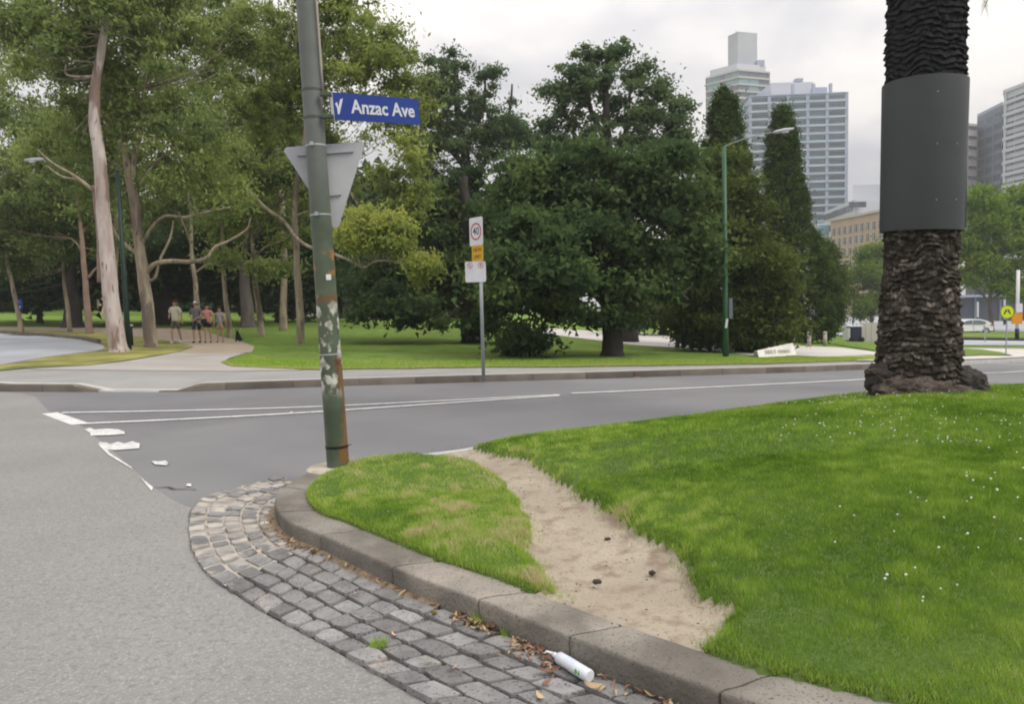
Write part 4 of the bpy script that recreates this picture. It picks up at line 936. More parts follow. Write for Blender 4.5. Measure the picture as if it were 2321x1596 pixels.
lamp((1645, 808), (1641, 332), (1752, 300), (1799, 291), 'tall mid-green lamp post on the lawn before the conifers', M['green_lamp'], .10, .065, -.8)
lamp((292, 792), (266, 385), (100, 360), (55, 363), 'dark green lamp post half hidden behind the pale gum trunk', M['dark_lamp'], .10, .06, -.3, False)
for px_, py_, lb_ in ((800, 870, 'orange leaf in the far gutter right of the leaning pole'), (1443, 858, 'orange leaf in the far gutter right of the speed sign'), (1788, 843, 'orange leaf in the far gutter before the conifers')): leaf(px_, py_, .16, M['leaf_red'], lb_, .2, z=.02)
# small reflector bollard near the gums
p = W(299, 783, .16); e = empty('marker_post', tuple(p), 'short black marker post with a white cap between the two big gum trunks', 'bollard')
MB().tube([p, p + Vector((-.01, 0, .70))], .055, 12).build('post', M['black_metal'], e, smooth=True); MB().tube([p + Vector((-.01, 0, .70)), p + Vector((-.01, 0, .76))], [.085, .075], 12).build('cap', M['sign_white'], e)
# blue sign at left
p = W(44, 752, .16); e = empty('blue_sign', tuple(p), 'small blue and white notice on a green post at the far left verge', 'road sign'); q = P(42, 690, p.y)
MB().tube([p, P(42, 684, p.y)], .05, 8).build('post', M['dark_lamp'], e); bx = MB().box(q, (.42, .04, .5)).build('plate', M['sign_blue'], e, bevel=.01)
poly3('white_symbol', rrect(.2, .1, .02), M['sign_white'], bx, basis(q + Vector((0, -.025, -.13)), (1, 0, 0), (0, 0, 1)))
poly3('white_symbol', rrect(.1, .16, .02), M['sign_white'], bx, basis(q + Vector((0, -.025, .08)), (1, 0, 0), (0, 0, 1)))
# ================================================================== SPRAY BOTTLE, LEAVES
Ab = W(1262, 1505, .03); Bb = W(1337, 1552, .03); ax = (Bb - Ab).normalized(); Ln = (Bb - Ab).length; z_ = Vector((0, 0, 1)); rB = .027
base_ = Ab.copy(); base_.z = .030 + rB + .006; endB = Bb.copy(); endB.z = .030 + rB + .006; ax = (endB - base_).normalized()
bt = empty('plastic_bottle', tuple((base_ + endB) / 2), 'white plastic pump bottle lying in the gutter against the kerb', 'bottle')
M['bottle'] = mat('bottle_plastic', (0.72, 0.75, 0.80), 0.3, (0.66, 0.70, 0.76), 20, 3, spec=.5)
prof = [(0, .010), (.004, .014), (.012, .0135), (.014, .022), (.022, rB), (.06, rB), (Ln - .01, rB * 1.02), (Ln - .003, rB * .99), (Ln, rB * .86)]
o = MB().tube([base_ + ax * d for d, r in prof], [r for d, r in prof], 28).build('bottle_body', M['bottle'], bt); smooth_angle(o, 60)
o = MB().tube([base_ + ax * (Ln - .002), base_ + ax * (Ln + .0015)], [rB * .84, rB * .80], 24).build('bottle_base', M['sign_white'], bt); smooth_angle(o)
MB().tube([base_ - ax * .02, base_ + ax * .002], .012, 16).build('cap', M['sign_white'], bt, smooth=True)
sdv = ax.cross(z_).normalized()
MB().tube([base_ - ax * .02, base_ - ax * .034 , base_ - ax * .036 - sdv * .0 + Vector((-.022, 0, .008)), base_ - ax * .030 + Vector((-.036, 0, .002))], [.008, .007, .0055, .0045], 8).build('pump_nozzle', M['sign_white'], bt, smooth=True)
q = base_ + ax * (Ln * .74) + (z_ * .2 - Vector((ax.y, -ax.x, 0)) * -1).normalized() * 0
u_ = Vector((-.45, -.75, .15)).normalized(); u_ = (u_ - ax * u_.dot(ax)).normalized()
b = MB(); 
for (a0, wd) in ((.70, .020), (.80, .012)):
    for i in range(5):
        for s in (0, 1):
            an = (i - 2) * .17; d = u_ * math.cos(an) + ax.cross(u_) * math.sin(an); b.v.append(base_ + ax * (Ln * a0 + s * wd * (1 - abs(i - 2) * .25)) + d * (rB * 1.025))
    n0 = len(b.v) - 10
    for i in range(4): b.f.append([n0 + 2 * i, n0 + 2 * i + 1, n0 + 2 * i + 3, n0 + 2 * i + 2])
b.build('green_print', mat('green_print', (0.12, 0.45, 0.06), 0.5), bt)
b = MB(); 
for i in range(9):
    for s in (0, 1):
        an = (i - 4) * .22 - .2; d = (z_ - ax * z_.dot(ax)).normalized(); d = d * math.cos(an) + ax.cross(d) * math.sin(an); b.v.append(base_ + ax * (Ln * (.30 if s == 0 else .62)) + d * (rB * 1.018))
for i in range(8): b.f.append([2 * i, 2 * i + 1, 2 * i + 3, 2 * i + 2])
b.build('label', mat('bottle_label', (0.60, 0.68, 0.80), 0.4), bt)
leaf(985, 1396, .085, M['leaf_yellow'], 'single yellow leaf on the cobbles close to the kerb foot', 1.4, pitch=.5)
leaf(893, 1445, .06, M['leaf_pink'], 'pale pink-orange leaf on the middle row of cobbles', 2.2)
leaf(808, 1350, .05, M['leaf_pink'], 'thin pink leaf sliver on the cobbles beside the kerb bend', 2.6)
leaf(972, 1505, .05, M['leaf_tan'], 'tan leaf fragment on the cobbles right of the lone grass tuft', .3)
leaf(1340, 1560, .085, M['leaf_tan'], 'curled tan leaf touching the foot of the white bottle', .4, z=.05, pitch=.3)
leaf(1245, 1528, .10, M['leaf_red'], 'dark red-brown leaf lying on the cobbles left of the white bottle', .1)
leaf(1238, 1553, .06, M['leaf_red'], 'small reddish leaf below the dark red-brown leaf', .8)
leaf(1028, 1520, .05, M['leaf_pink'], 'pink-orange leaf chip in the second row of cobbles', .9)
leaf(1225, 1586, .07, M['leaf_tan'], 'pale curled leaf on the cobbles at the bottom edge of the photo', 2.0)
leaf(1490, 1570, .06, M['leaf_tan'], 'dry leaf leaning on the kerb face right of the white bottle', 1.2, z=.04)
leaf(587, 1250, .05, M['leaf_tan'], 'tan leaf scrap on the mortared corner cobbles', 1.0)
scrap('pale_pebble', 968, 1440, .025, 'white pebble on the cobbles between the lone grass tuft and the kerb', hh=.012, cat='pebble')
scrap('pale_pebble', 708, 1268, .025, 'pale pebble beside the kerb foot at the bend', hh=.012, cat='pebble')
def litter(name, sA, sB, n, wd, mats, dens=1.0, z=.032):
    bs = [MB() for _ in mats]
    for k in range(n):
        s = random.uniform(sA, sB); d = abs(random.gauss(0, wd)); p = inner(s, -0.012 - d); i = random.randrange(len(mats))
        leafgeo(bs[i], (p.x, p.y, z + random.random() * .022), random.uniform(.02, .06), random.uniform(.007, .02), random.uniform(0, 6.3), random.uniform(-.5, .5), random.uniform(-1, 1.5))
    for b, m in zip(bs, mats): b.build(name, m, kind='stuff')
KN = lambda a, b: KS[near_s(W(a, b, .15).xy)]
litter('leaf_litter', KN(1140, 1380), KN(1040, 1340), 70, .03, [M['leaf_tan'], M['leaf_red']])
litter('leaf_litter', KN(1310, 1450), KN(1185, 1398), 85, .05, [M['leaf_red'], M['leaf_tan'], M['leaf_red']])
litter('leaf_litter', KN(1640, 1560), KN(1370, 1475), 40, .025, [M['leaf_red'], M['leaf_tan']])
litter('leaf_litter', KN(1010, 1325), KN(640, 1172), 40, .014, [M['leaf_tan'], M['leaf_red'], M['leaf_tan']])
litter('leaf_litter', KN(735, 1215), KN(622, 1140), 150, .05, [mat('dirt_crumb', (0.20, 0.15, 0.10), .9), mat('straw', (0.30, 0.23, 0.15), .9)], z=.02)
# dirt wedge against the kerb at the bend and sand crumbs
gv = []; gf = []; cnt = 0
for i in range(41):
    s = KN(1010, 1325) + (KN(640, 1105) - KN(1010, 1325)) * i / 40; wd = .035 + .10 * math.exp(-((i - 30) / 7) ** 2) + .02 * random.random()
    for d, z in ((0.002, .045), (-wd * .5, .034), (-wd, .012)): p = inner(s, d); gv.append((p.x, p.y, z + .004 * random.random()))
for i in range(40):
    for j in range(2): gf.append((3 * i + j, 3 * i + j + 1, 3 * i + 4 + j, 3 * i + 3 + j))
fd('gutter_dirt', gv, gf, mat('gutter_dirt', (0.20, 0.145, 0.10), .95, (0.33, 0.25, 0.17), 25, 6, bump=.8, bscale=80), kind='stuff', smooth=True)
# pebbles, dark clods and chips on the worn path
pv = {}
for nm, m, n, lo, hi in (('pebbles', M['mortar'], 150, .003, .009), ('soil_clods', M['root'], 130, .003, .009)):
    b = MB(); c = 0
    while c < n:
        x, y = random.uniform(-1.2, 2.0), random.uniform(2.9, 8)
        sm = float(sandmask(np.array([x]), np.array([y]))[0])
        if sm < 0.03 or (nm == 'soil_clods' and random.random() > math.exp(-sm / .25) * .6 + .35 * (vn(x * 2.5, y * 2.5) > .55)): continue
        z = float(isl_z(np.array([x]), np.array([y]))[0]); r = random.uniform(lo, hi) * (1.3 if random.random() < .04 else 1); o = len(b.v)
        for dx, dy, dz in ((1, 0, 0), (0, 1, 0), (-1, 0, 0), (0, -1, 0)): b.v.append(Vector((x + dx * r * random.uniform(.7, 1.5), y + dy * r * random.uniform(.6, 1), z)))
        b.v.append(Vector((x, y, z + r * .7)))
        for k in range(4): b.f.append([o + k, o + (k + 1) % 4, o + 4])
        c += 1
    b.build(nm, m, kind='stuff')
for px, py, wd, lb in ((1353, 1321, .045, 'dark round clod in the middle of the sandy path'), (1478, 1301, .035, 'dark clod near the right edge of the sandy path'), (1378, 1225, .04, 'brown clod on the sandy path under the grass lip')):
    q = W(px, py, .17); o = lump('soil_clod', (q.x, q.y, q.z + .004), (wd / 2, wd / 2.6, .012), M['dark_bark'], None, px); tag(o, lb, 'clod')
# ================================================================== TREES
def leafcloud(C, sc, nleaf, size, tintc, aspect=0.55, seed=0, droop=0.0, fuzz=0.78, tri=True):
    """C clump centres (k,3), sc clump radii (k,3) -> diamond leaves near the clump surfaces"""
    k = len(C); w_ = (sc[:, 0] * sc[:, 2]); w_ = w_ / w_.sum(); ci = RNG.choice(k, nleaf, p=w_)
    d = RNG.normal(size=(nleaf, 3)); d /= np.linalg.norm(d, axis=1)[:, None]; r = np.abs(RNG.normal(size=nleaf)) * fuzz
    p = C[ci] + d * sc[ci] * r[:, None]
    a = RNG.normal(size=(nleaf, 3)); a[:, 2] -= droop; a /= np.linalg.norm(a, axis=1)[:, None]
    b = RNG.normal(size=(nleaf, 3)); b -= a * (a * b).sum(1)[:, None]; b /= np.linalg.norm(b, axis=1)[:, None]
    s = size * (0.6 + 0.8 * RNG.random(nleaf))[:, None] / 2
    if tri: s = s * 1.28; v = np.stack([p + a * s, p - a * s * .7 + b * s * aspect, p - a * s * .7 - b * s * aspect], 1)
    else: v = np.stack([p + a * s, p + b * s * aspect, p - a * s, p - b * s * aspect], 1)
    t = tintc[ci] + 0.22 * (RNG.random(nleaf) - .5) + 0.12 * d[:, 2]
    return v.reshape(-1, 3), np.repeat(t, 3 if tri else 4)
def clumps(blobs, Y, rsub, dens=1.0, flat=0.75, tb=0.45, tv=0.5):
    C = []; Sx = []; T = []; rs = rsub * .62
    for bl in blobs:
        px, py, rx, ry = bl[:4]; dy = bl[4] if len(bl) > 4 else 0; ww = bl[5] if len(bl) > 5 else 1.0; tt = bl[6] if len(bl) > 6 else 0
        Yb = Y + dy; c = np.array(P(px, py, Yb)); r = np.array([rx * Yb / F, min(rx, ry * 1.2) * Yb / F * .8, ry * Yb / F])
        n = max(3, int(dens * ww * (r[0] * r[2]) / (rs * rs) * 1.7)); sd_ = RNG.random() * 200
        d = RNG.normal(size=(n, 3)); d /= np.linalg.norm(d, axis=1)[:, None]; q = RNG.random(n) ** 0.5
        lobe = 0.72 + 0.75 * vn(np.arctan2(d[:, 2], d[:, 0]) * 1.4 + sd_ + 8, d[:, 1] * 1.6 + sd_)
        C.append(c + d * r * (q * lobe)[:, None]); k = rs * (0.45 + 0.95 * RNG.random(n)); Sx.append(np.stack([k * 1.3, k * 1.3, k * flat], 1))
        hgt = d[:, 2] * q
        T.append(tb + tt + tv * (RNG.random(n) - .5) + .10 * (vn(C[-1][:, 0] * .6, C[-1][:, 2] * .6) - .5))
    return np.concatenate(C), np.concatenate(Sx), np.concatenate(T)
def crown(parent, blobs, Y, rsub, nleaf, size, m, dens=1.0, aspect=.5, tb=.45, tv=.5, flat=.75, droop=0, twigs=None, name='crown', fuzz=0.8):
    C, Sx, T = clumps(blobs, Y, rsub, dens, flat, tb, tv)
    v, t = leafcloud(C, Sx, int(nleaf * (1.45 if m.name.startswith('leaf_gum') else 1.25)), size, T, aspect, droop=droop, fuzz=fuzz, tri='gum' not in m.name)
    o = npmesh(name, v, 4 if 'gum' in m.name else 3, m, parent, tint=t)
    if twigs:
        anchors, mt, r0, cnt = twigs; b = MB(); idx = RNG.permutation(len(C))[:cnt]
        for i in idx:
            c = Vector(C[i]); a = min(anchors, key=lambda q: (Vector(q) - c).length + (2.5 if q[2] > c.z else 0)); a = Vector(a); ln = (c - a).length
            mid_ = a.lerp(c, .5) + Vector((random.uniform(-.12, .12), random.uniform(-.12, .12), -.10)) * ln
            b.tube(crom([a, mid_, c], 3), [r0 * .6 * (1 - .13 * k) for k in range(7)], 5, cap=False)
        b.build('twigs', mt, parent, smooth=True, kind='stuff')
    return o
def limb(parent, pix, Y, r0, r1, m, name='branch', n=10, dys=None, per=5):
    pts = crom([P(q[0], q[1], Y + (q[2] if len(q) > 2 else 0)) for q in pix], per); k = len(pts)
    pts = [p + Vector((0.30 * (vn(p.z * 1.1 + r0 * 90, 2.2) - .5), 0, 0)) * min(.45, r0 * 3) for p in pts]
    rr = [r0 + (r1 - r0) * (i / (k - 1)) for i in range(k)]
    if name == 'trunk' and r0 > .12: rr[0] *= 1.28; rr[1] *= 1.1; pts[0] = pts[0] - Vector((0, 0, .25))
    return MB().tube(pts, rr, n, wob=.06).build(name, m, parent, smooth=True), pts
def tree(name, base, label, cat='tree', group=None, off=.16):
    b = W(base[0], base[1], off); return empty(name, tuple(b), label, cat, group), b.y
GUM = 'eucalyptus trees along the path'; DG = 'dark trees in the park behind'
# --- pale gum, the nearest and thickest trunk
t, Y = tree('gum_tree', (268, 797), 'tall gum tree with thick pale pinkish trunk, nearest to the road at left', group=GUM)
tr, pts = limb(t, [(268, 797), (262, 760), (250, 640), (236, 500), (224, 360), (212, 240), (215, 175), (238, 60), (246, -60)], Y, .285, .085, M['gum_white'], 'trunk', 18, per=6)
an = [tuple(p) for p in pts[30:]]
limb(t, [(222, 172), (185, 173), (152, 168), (150, 145)], Y, .05, .02, M['gum_white'])
limb(t, [(222, 440), (170, 400), (120, 370), (85, 338)], Y, .07, .02, M['gum_tan'], n=8); limb(t, [(180, 406), (140, 400), (105, 375)], Y, .05, .02, M['gum_tan'], n=8)
limb(t, [(232, 640), (226, 540), (214, 420)], Y + .5, .16, .10, M['gum_pink'], n=10)
crown(t, [(190, 40, 150, 110, 0), (100, 120, 120, 95, 1), (230, 150, 110, 90, 2), (60, 20, 110, 80, 0), (300, 60, 110, 100, 1), (190, -80, 160, 90, 0), (210, 300, 90, 80, 3)], Y, .75, 26000, .17, M['lf_gum'], aspect=.4, droop=.8, twigs=(an, M['gum_tan'], .05, 46))
# --- tan gum beside it
t, Y = tree('gum_tree', (340, 787), 'tan forked gum tree with a long crooked branch reaching over the walkers', group=GUM)
tr, pts = limb(t, [(340, 787), (335, 740), (326, 640), (314, 560), (303, 450), (292, 380), (278, 320), (258, 240), (232, 160)], Y, .235, .08, M['gum_tan'], 'trunk', 16, per=6)
an = [tuple(p) for p in pts[24:]]
_, p2 = limb(t, [(303, 400), (305, 350), (316, 310), (318, 270), (326, 200)], Y, .11, .05, M['gum_tan']); an += [tuple(p) for p in p2]
_, p2 = limb(t, [(330, 618), (350, 598), (385, 592), (430, 593), (466, 585), (486, 560), (520, 545), (560, 520), (568, 495)], Y, .10, .03, M['gum_tan'], per=6); an += [tuple(p) for p in p2[20:]]
limb(t, [(330, 640), (352, 628), (362, 590), (385, 540), (392, 500)], Y, .06, .03, M['gum_tan'], n=8)
_, p2 = limb(t, [(318, 560), (340, 520), (372, 490), (420, 492), (470, 480), (520, 470)], Y, .07, .03, M['gum_tan'], n=8); an += [tuple(p) for p in p2[12:]]
limb(t, [(318, 580), (290, 560), (262, 530), (240, 490), (225, 460)], Y, .08, .03, M['gum_tan'], n=8)
limb(t, [(300, 400), (260, 370), (220, 350)], Y, .05, .02, M['gum_tan'], n=8); limb(t, [(316, 420), (350, 370), (400, 330), (430, 310)], Y, .05, .02, M['gum_tan'], n=8)
crown(t, [(330, 250, 130, 110, 0), (420, 140, 140, 120, 2), (300, 400, 120, 80, 3), (430, 330, 120, 95, 0), (360, 40, 120, 90, 1), (480, 430, 100, 60, 1), (520, 60, 90, 90, 3), (160, 330, 110, 110, 3), (400, -60, 160, 80, 0)], Y, .75, 38000, .17, M['lf_gum'], aspect=.4, droop=.8, twigs=(an, M['gum_tan'], .045, 60))
# --- right-hand bright gum with the drooping branch
t, Y = tree('gum_tree', (683, 779), 'slim gum tree with bright yellow-green foliage hanging right of the street pole', group=GUM)
tr, pts = limb(t, [(683, 779), (681, 720), (675, 640), (669, 560), (667, 480), (672, 400), (690, 300), (720, 180)], Y, .16, .07, M['gum_tan'], 'trunk', 14, per=6)
an = [tuple(p) for p in pts[26:]]
_, p2 = limb(t, [(558, 425, 0), (600, 470, 0), (640, 500, 0), (672, 540, -1), (706, 562, -2), (745, 572, -3), (790, 590, -4), (822, 606, -4), (850, 592, -5), (885, 592, -5), (930, 600, -5)], Y, .085, .022, M['gum_tan'], per=5); an2 = [tuple(p) for p in p2[34:]]
limb(t, [(668, 490), (700, 478), (740, 470)], Y, .06, .03, M['gum_tan'], n=8)
_, p2 = limb(t, [(690, 330), (760, 380), (830, 490), (900, 500)], Y - 2, .05, .02, M['gum_tan'], n=8); an += [tuple(p) for p in p2]
crown(t, [(760, 90, 110, 100, 0), (690, 200, 130, 110, 1), (850, 150, 85, 90, -1), (905, 235, 62, 85, -1), (830, 250, 90, 60, -1), (770, 0, 100, 70, 0), (640, 90, 90, 80, 2), (925, 320, 45, 45, -2), (925, 170, 46, 56, -1), (940, 255, 36, 46, -1), (885, 90, 50, 50, -1), (740, 320, 60, 45, 2), (890, 430, 90, 52, -2), (940, 470, 45, 50, -2), (780, 420, 60, 50, 0), (600, 250, 80, 80, 2), (700, -70, 140, 60, 0)], Y, .62, 50000, .17, M['lf_bright'], aspect=.42, droop=.7, tb=.33, twigs=(an, M['gum_tan'], .04, 60))
crown(t, [(852, 515, 72, 42, -5, 1.6), (880, 540, 55, 42, -5, 1.6), (820, 550, 50, 34, -5, 1.3), (955, 590, 24, 24, -5, 2), (968, 618, 24, 26, -5, 2), (800, 520, 50, 50, -3)], Y, .42, 17000, .15, M['lf_bright'], aspect=.42, droop=.7, tb=.62, tv=.35, twigs=(an2, M['gum_tan'], .02, 24))
# --- further gums
def gum(base, path, r0, label, blobs, nl, mtr=M['gum_tan'], extra=(), lf='lf_gum', tb=.42):
    t, Y = tree('gum_tree', base, label, group=GUM); _, pts = limb(t, [base] + path, Y, r0, r0 * .4, mtr, 'trunk', 12, per=6); an = [tuple(p) for p in pts[len(pts) // 2:]]
    for e in extra: _, p2 = limb(t, e, Y, r0 * .42, r0 * .15, mtr, n=8); an += [tuple(p) for p in p2[6:]]
    crown(t, blobs, Y, .85, nl, .22, M[lf], aspect=.42, droop=.7, tb=tb, twigs=(an, mtr, .035, 30)); return t
gum((203, 757), [(198, 700), (190, 620), (186, 560), (178, 490), (170, 420)], .17, 'reddish slender gum tree on the verge left of the thick pale trunk', [(110, 420, 120, 80, 0), (180, 480, 90, 60, 1), (40, 470, 70, 60, 2), (230, 560, 60, 40, 2)], 14000, M['gum_pink'], [[(200, 630), (215, 610), (230, 600)], [(190, 580), (176, 555), (160, 540)]], tb=.3)
gum((158, 752), [(152, 700), (147, 650), (144, 600), (140, 540)], .12, 'thin grey gum tree between the reddish one and the blue notice', [(130, 540, 90, 55, 0), (70, 590, 60, 35, 1), (30, 540, 60, 50, 0)], 9000, M['gum_tan'], tb=.25)
gum((46, 752), [(40, 700), (28, 640), (16, 590), (8, 520), (2, 440)], .13, 'leaning thin gum tree at the far left edge beside the blue notice', [(20, 400, 70, 60, 0), (-20, 500, 60, 60, 0), (60, 270, 60, 50, 1), (-10, 170, 40, 60, 1)], 9000, M['gum_tan'], tb=.35)
gum((447, 748), [(447, 700), (441, 640), (434, 580), (431, 500), (425, 420)], .17, 'straight tan gum tree standing right behind the walker in the white cap', [(400, 430, 100, 70, 1), (520, 420, 80, 60, 1), (440, 350, 90, 60, 1)], 14000, M['gum_tan'], [[(440, 620), (470, 600), (500, 602), (535, 612)], [(434, 560), (420, 520), (405, 480)]])
gum((520, 766), [(516, 720), (511, 660), (506, 590), (504, 520), (500, 440)], .13, 'narrow gum tree right behind the rightmost walker', [(520, 470, 70, 50, 0), (560, 380, 80, 60, 1), (500, 560, 30, 30, 0, .6), (600, 300, 80, 70, 2)], 12000, M['gum_tan'], [[(507, 590), (540, 560), (560, 535), (556, 520)]])
gum((594, 764), [(588, 710), (579, 650), (572, 580), (570, 520), (574, 480)], .16, 'forked tan gum tree in front of the broad dark trunk', [(600, 420, 90, 60, 0), (640, 360, 80, 60, 1), (540, 500, 60, 40, 1), (560, 610, 34, 34, -1, .7), (640, 610, 40, 30, 0, .6), (660, 520, 60, 35, 1)], 15000, M['gum_tan'], [[(572, 590), (600, 560), (640, 545), (660, 530)], [(570, 530), (560, 510), (552, 480)], [(576, 620), (620, 600), (670, 575)], [(572, 545), (600, 500), (620, 470)]])
t = gum((254, 752), [(256, 640), (262, 500), (270, 380), (280, 240)], .2, 'further gum tree whose leafy top fills the gaps around the two thick trunks', [(100, 260, 130, 80, 3, 1.2), (230, 380, 120, 80, 3, 1.2), (30, 130, 110, 70, 3), (70, 360, 110, 50, 3), (250, 250, 130, 90, 3), (130, 20, 140, 80, 3), (330, 160, 110, 90, 3), (180, 480, 90, 50, 3, 1.2), (310, 480, 110, 50, 3, 1.1)], 30000, tb=.36)
t = gum((640, 750), [(642, 640), (640, 500), (630, 360), (620, 220)], .2, 'further gum tree filling the canopy behind the slim gum and the street pole', [(480, 240, 120, 90, 3, 1.2), (600, 160, 110, 80, 3), (520, 40, 120, 70, 3, .8), (560, 320, 130, 80, 3, 1.2), (680, 330, 110, 60, 3, 1.1), (420, 40, 90, 70, 3, .8), (480, 400, 120, 60, 3, 1.2), (640, 430, 110, 60, 3, 1.2), (700, 490, 70, 40, 3, 1), (790, 330, 50, 40, 3, .5)], 32000, tb=.42)
# --- dark trunks and background canopy
def dtree(name, base, pathtop, r0, label, blobs, nl, size=.34, lf='lf_dark', mtr=M['dark_bark'], rsub=1.3, group=DG, tb=.4, off=.16, dens=1.0, extra=()):
    t, Y = tree(name, base, label, group=group, off=off); _, pts = limb(t, [base] + pathtop, Y, r0, r0 * .45, mtr, 'trunk', 12, per=5); an = [tuple(p) for p in pts[len(pts) // 2:]]
    for e in extra: _, p2 = limb(t, e, Y, r0 * .45, r0 * .12, mtr, n=8); an += [tuple(p) for p in p2[4:]]
    crown(t, blobs, Y, rsub, nl, size, M[lf], aspect=.6, tb=tb, dens=dens, twigs=(an, mtr, r0 * .16, 26)); return t, Y
dtree('park_tree', (562, 742), [(562, 700), (556, 650), (552, 600), (560, 540)], .42, 'broad grey-brown trunked park tree among the gums', [(560, 560, 120, 60, 2), (470, 590, 90, 50, 3), (650, 560, 90, 60, 2)], 14000, mtr=M['grey_bark'])
dtree('park_tree', (638, 731), [(638, 700), (640, 660), (644, 610)], .42, 'black-trunked park tree between the forked gum and the slim gum', [(650, 600, 110, 55, 1), (740, 620, 90, 50, 2), (700, 680, 40, 22, 1)], 14000)
dtree('park_tree', (165, 742), [(166, 700), (165, 660), (164, 610)], .55, 'wide dark-trunked park tree behind the thin gums at left', [(150, 600, 150, 70, 2), (30, 620, 120, 60, 3), (270, 610, 100, 65, 2)], 18000)
dtree('park_tree', (372, 735), [(372, 700), (370, 660), (372, 600)], .75, 'massive dark trunk in deep shade behind the walkers', [(380, 600, 130, 70, 1), (470, 620, 110, 55, 2), (300, 610, 90, 60, 2)], 18000)
dtree('park_tree', (89, 732), [(89, 700), (90, 670)], .20, 'small dark park tree right of the blue notice', [(70, 640, 70, 45, 2), (120, 640, 60, 40, 2)], 9000)
dtree('park_tree', (232, 715), [(229, 690), (226, 650)], .40, 'distant pale-trunked park tree glimpsed left of the pale gum', [(220, 630, 80, 40, 2)], 6000, mtr=M['gum_tan'])
dtree('park_tree', (785, 722), [(785, 700), (786, 660)], .5, 'distant dark park tree right behind the street pole', [(800, 640, 110, 70, 2), (880, 640, 80, 60, 4), (760, 560, 80, 60, 5)], 16000)
for px, py, wd, hh, lb in ((-30, 705, 170, 190, 'far left one'), (110, 700, 150, 170, 'one behind the blue notice'), (300, 700, 160, 200, 'one behind the pale gum'), (470, 703, 160, 210, 'one behind the walkers'), (640, 706, 150, 220, 'one behind the slim gum'), (810, 710, 140, 240, 'one behind the triangular sign'), (940, 716, 130, 200, 'one left of the elm')):
    t, Y = tree('background_tree', (px, py), 'dense dark background tree closing the park, ' + lb, group='background trees closing the park'); Y = min(Y, 120)
    limb(t, [(px, py), (px, py - 50)], Y, .45, .3, M['dark_bark'], 'trunk', 8); bl = [(px + random.uniform(-.5, .5) * wd, py - 22 - random.random() * hh, wd * .42, hh * .25, random.uniform(-5, 5)) for _ in range(9)] + [(px - wd * .3, py - 30, wd * .4, 28, 0), (px + wd * .3, py - 30, wd * .4, 28, 0), (px, py - 30, wd * .4, 28, 0)]
    crown(t, bl, Y, 2.6, 9000, .9, M['lf_dark'], aspect=.7, tb=.3, tv=.4)
# --- elm A (trunk left of the speed sign)
OK_ = 'big dark spreading trees on the lawn'
t, Y = dtree('elm_tree', (1066, 777), [(1064, 740), (1062, 690), (1058, 620), (1055, 520), (1052, 400)], .42, 'dark tree left of the speed sign with low sweeping branches and airy top', [(950, 660, 110, 60, 0, 1.2), (880, 700, 60, 45, -2, 1.3), (960, 715, 70, 32, -2), (1080, 620, 110, 60, 0), (990, 570, 100, 60, 0), (1180, 660, 90, 60, -1), (1060, 480, 110, 80, 1), (960, 500, 60, 60, 1), (1150, 540, 90, 70, 1), (840, 660, 50, 40, 0), (1170, 770, 42, 30, -1, .7), (1120, 715, 55, 30, -1, .8)], 52000, .19, 'lf_oak', rsub=.7, group=OK_, tb=.35, extra=[[(1062, 640), (1000, 600), (930, 610), (870, 650)], [(1062, 660), (1120, 620), (1190, 600)]])
t, Y = tree('elm_tree', (1100, 752), 'taller airy elm rising behind the dark tree left of the speed sign', group=OK_)
_, pts = limb(t, [(1100, 752), (1090, 640), (1075, 500), (1058, 380), (1040, 260), (1035, 160)], Y, .5, .12, M['dark_bark'], 'trunk', 12, per=6); an = [tuple(p) for p in pts[14:]]
for e in ([(1065, 420), (1110, 350), (1150, 270), (1160, 190)], [(1058, 380), (1010, 320), (990, 250)], [(1070, 450), (1130, 420), (1190, 370)], [(1050, 330), (1090, 260), (1100, 180)]): _, p2 = limb(t, e, Y, .2, .05, M['dark_bark'], n=8); an += [tuple(p) for p in p2[3:]]
crown(t, [(980, 200, 40, 60, 0, .9), (975, 290, 40, 60, 0, 1), (968, 380, 44, 60, 0, 1), (1150, 300, 60, 45, 0, 1), (1215, 320, 40, 35, 0, .8), (990, 480, 50, 60, 0, 1), (1020, 160, 46, 40, 0, .8), (1100, 165, 40, 40, 0, .7), (1000, 220, 56, 50, 0, 1), (1070, 240, 60, 50, 0, .9), (1140, 200, 40, 40, 0, .35), (1010, 300, 60, 50, 0), (1130, 290, 70, 40, 0, .9), (1060, 330, 60, 50, 0), (1190, 300, 42, 40, 0, .8), (1000, 410, 50, 60, 0, .7), (1060, 430, 70, 60, 0), (1160, 420, 50, 50, 0, .6), (1200, 470, 60, 60, 0, 1), (1110, 360, 50, 40, 0, .6)], Y, .50, 46000, .16, M['lf_elm'], aspect=.6, twigs=(an, M['dark_bark'], .06, 130), dens=.62, fuzz=.95)
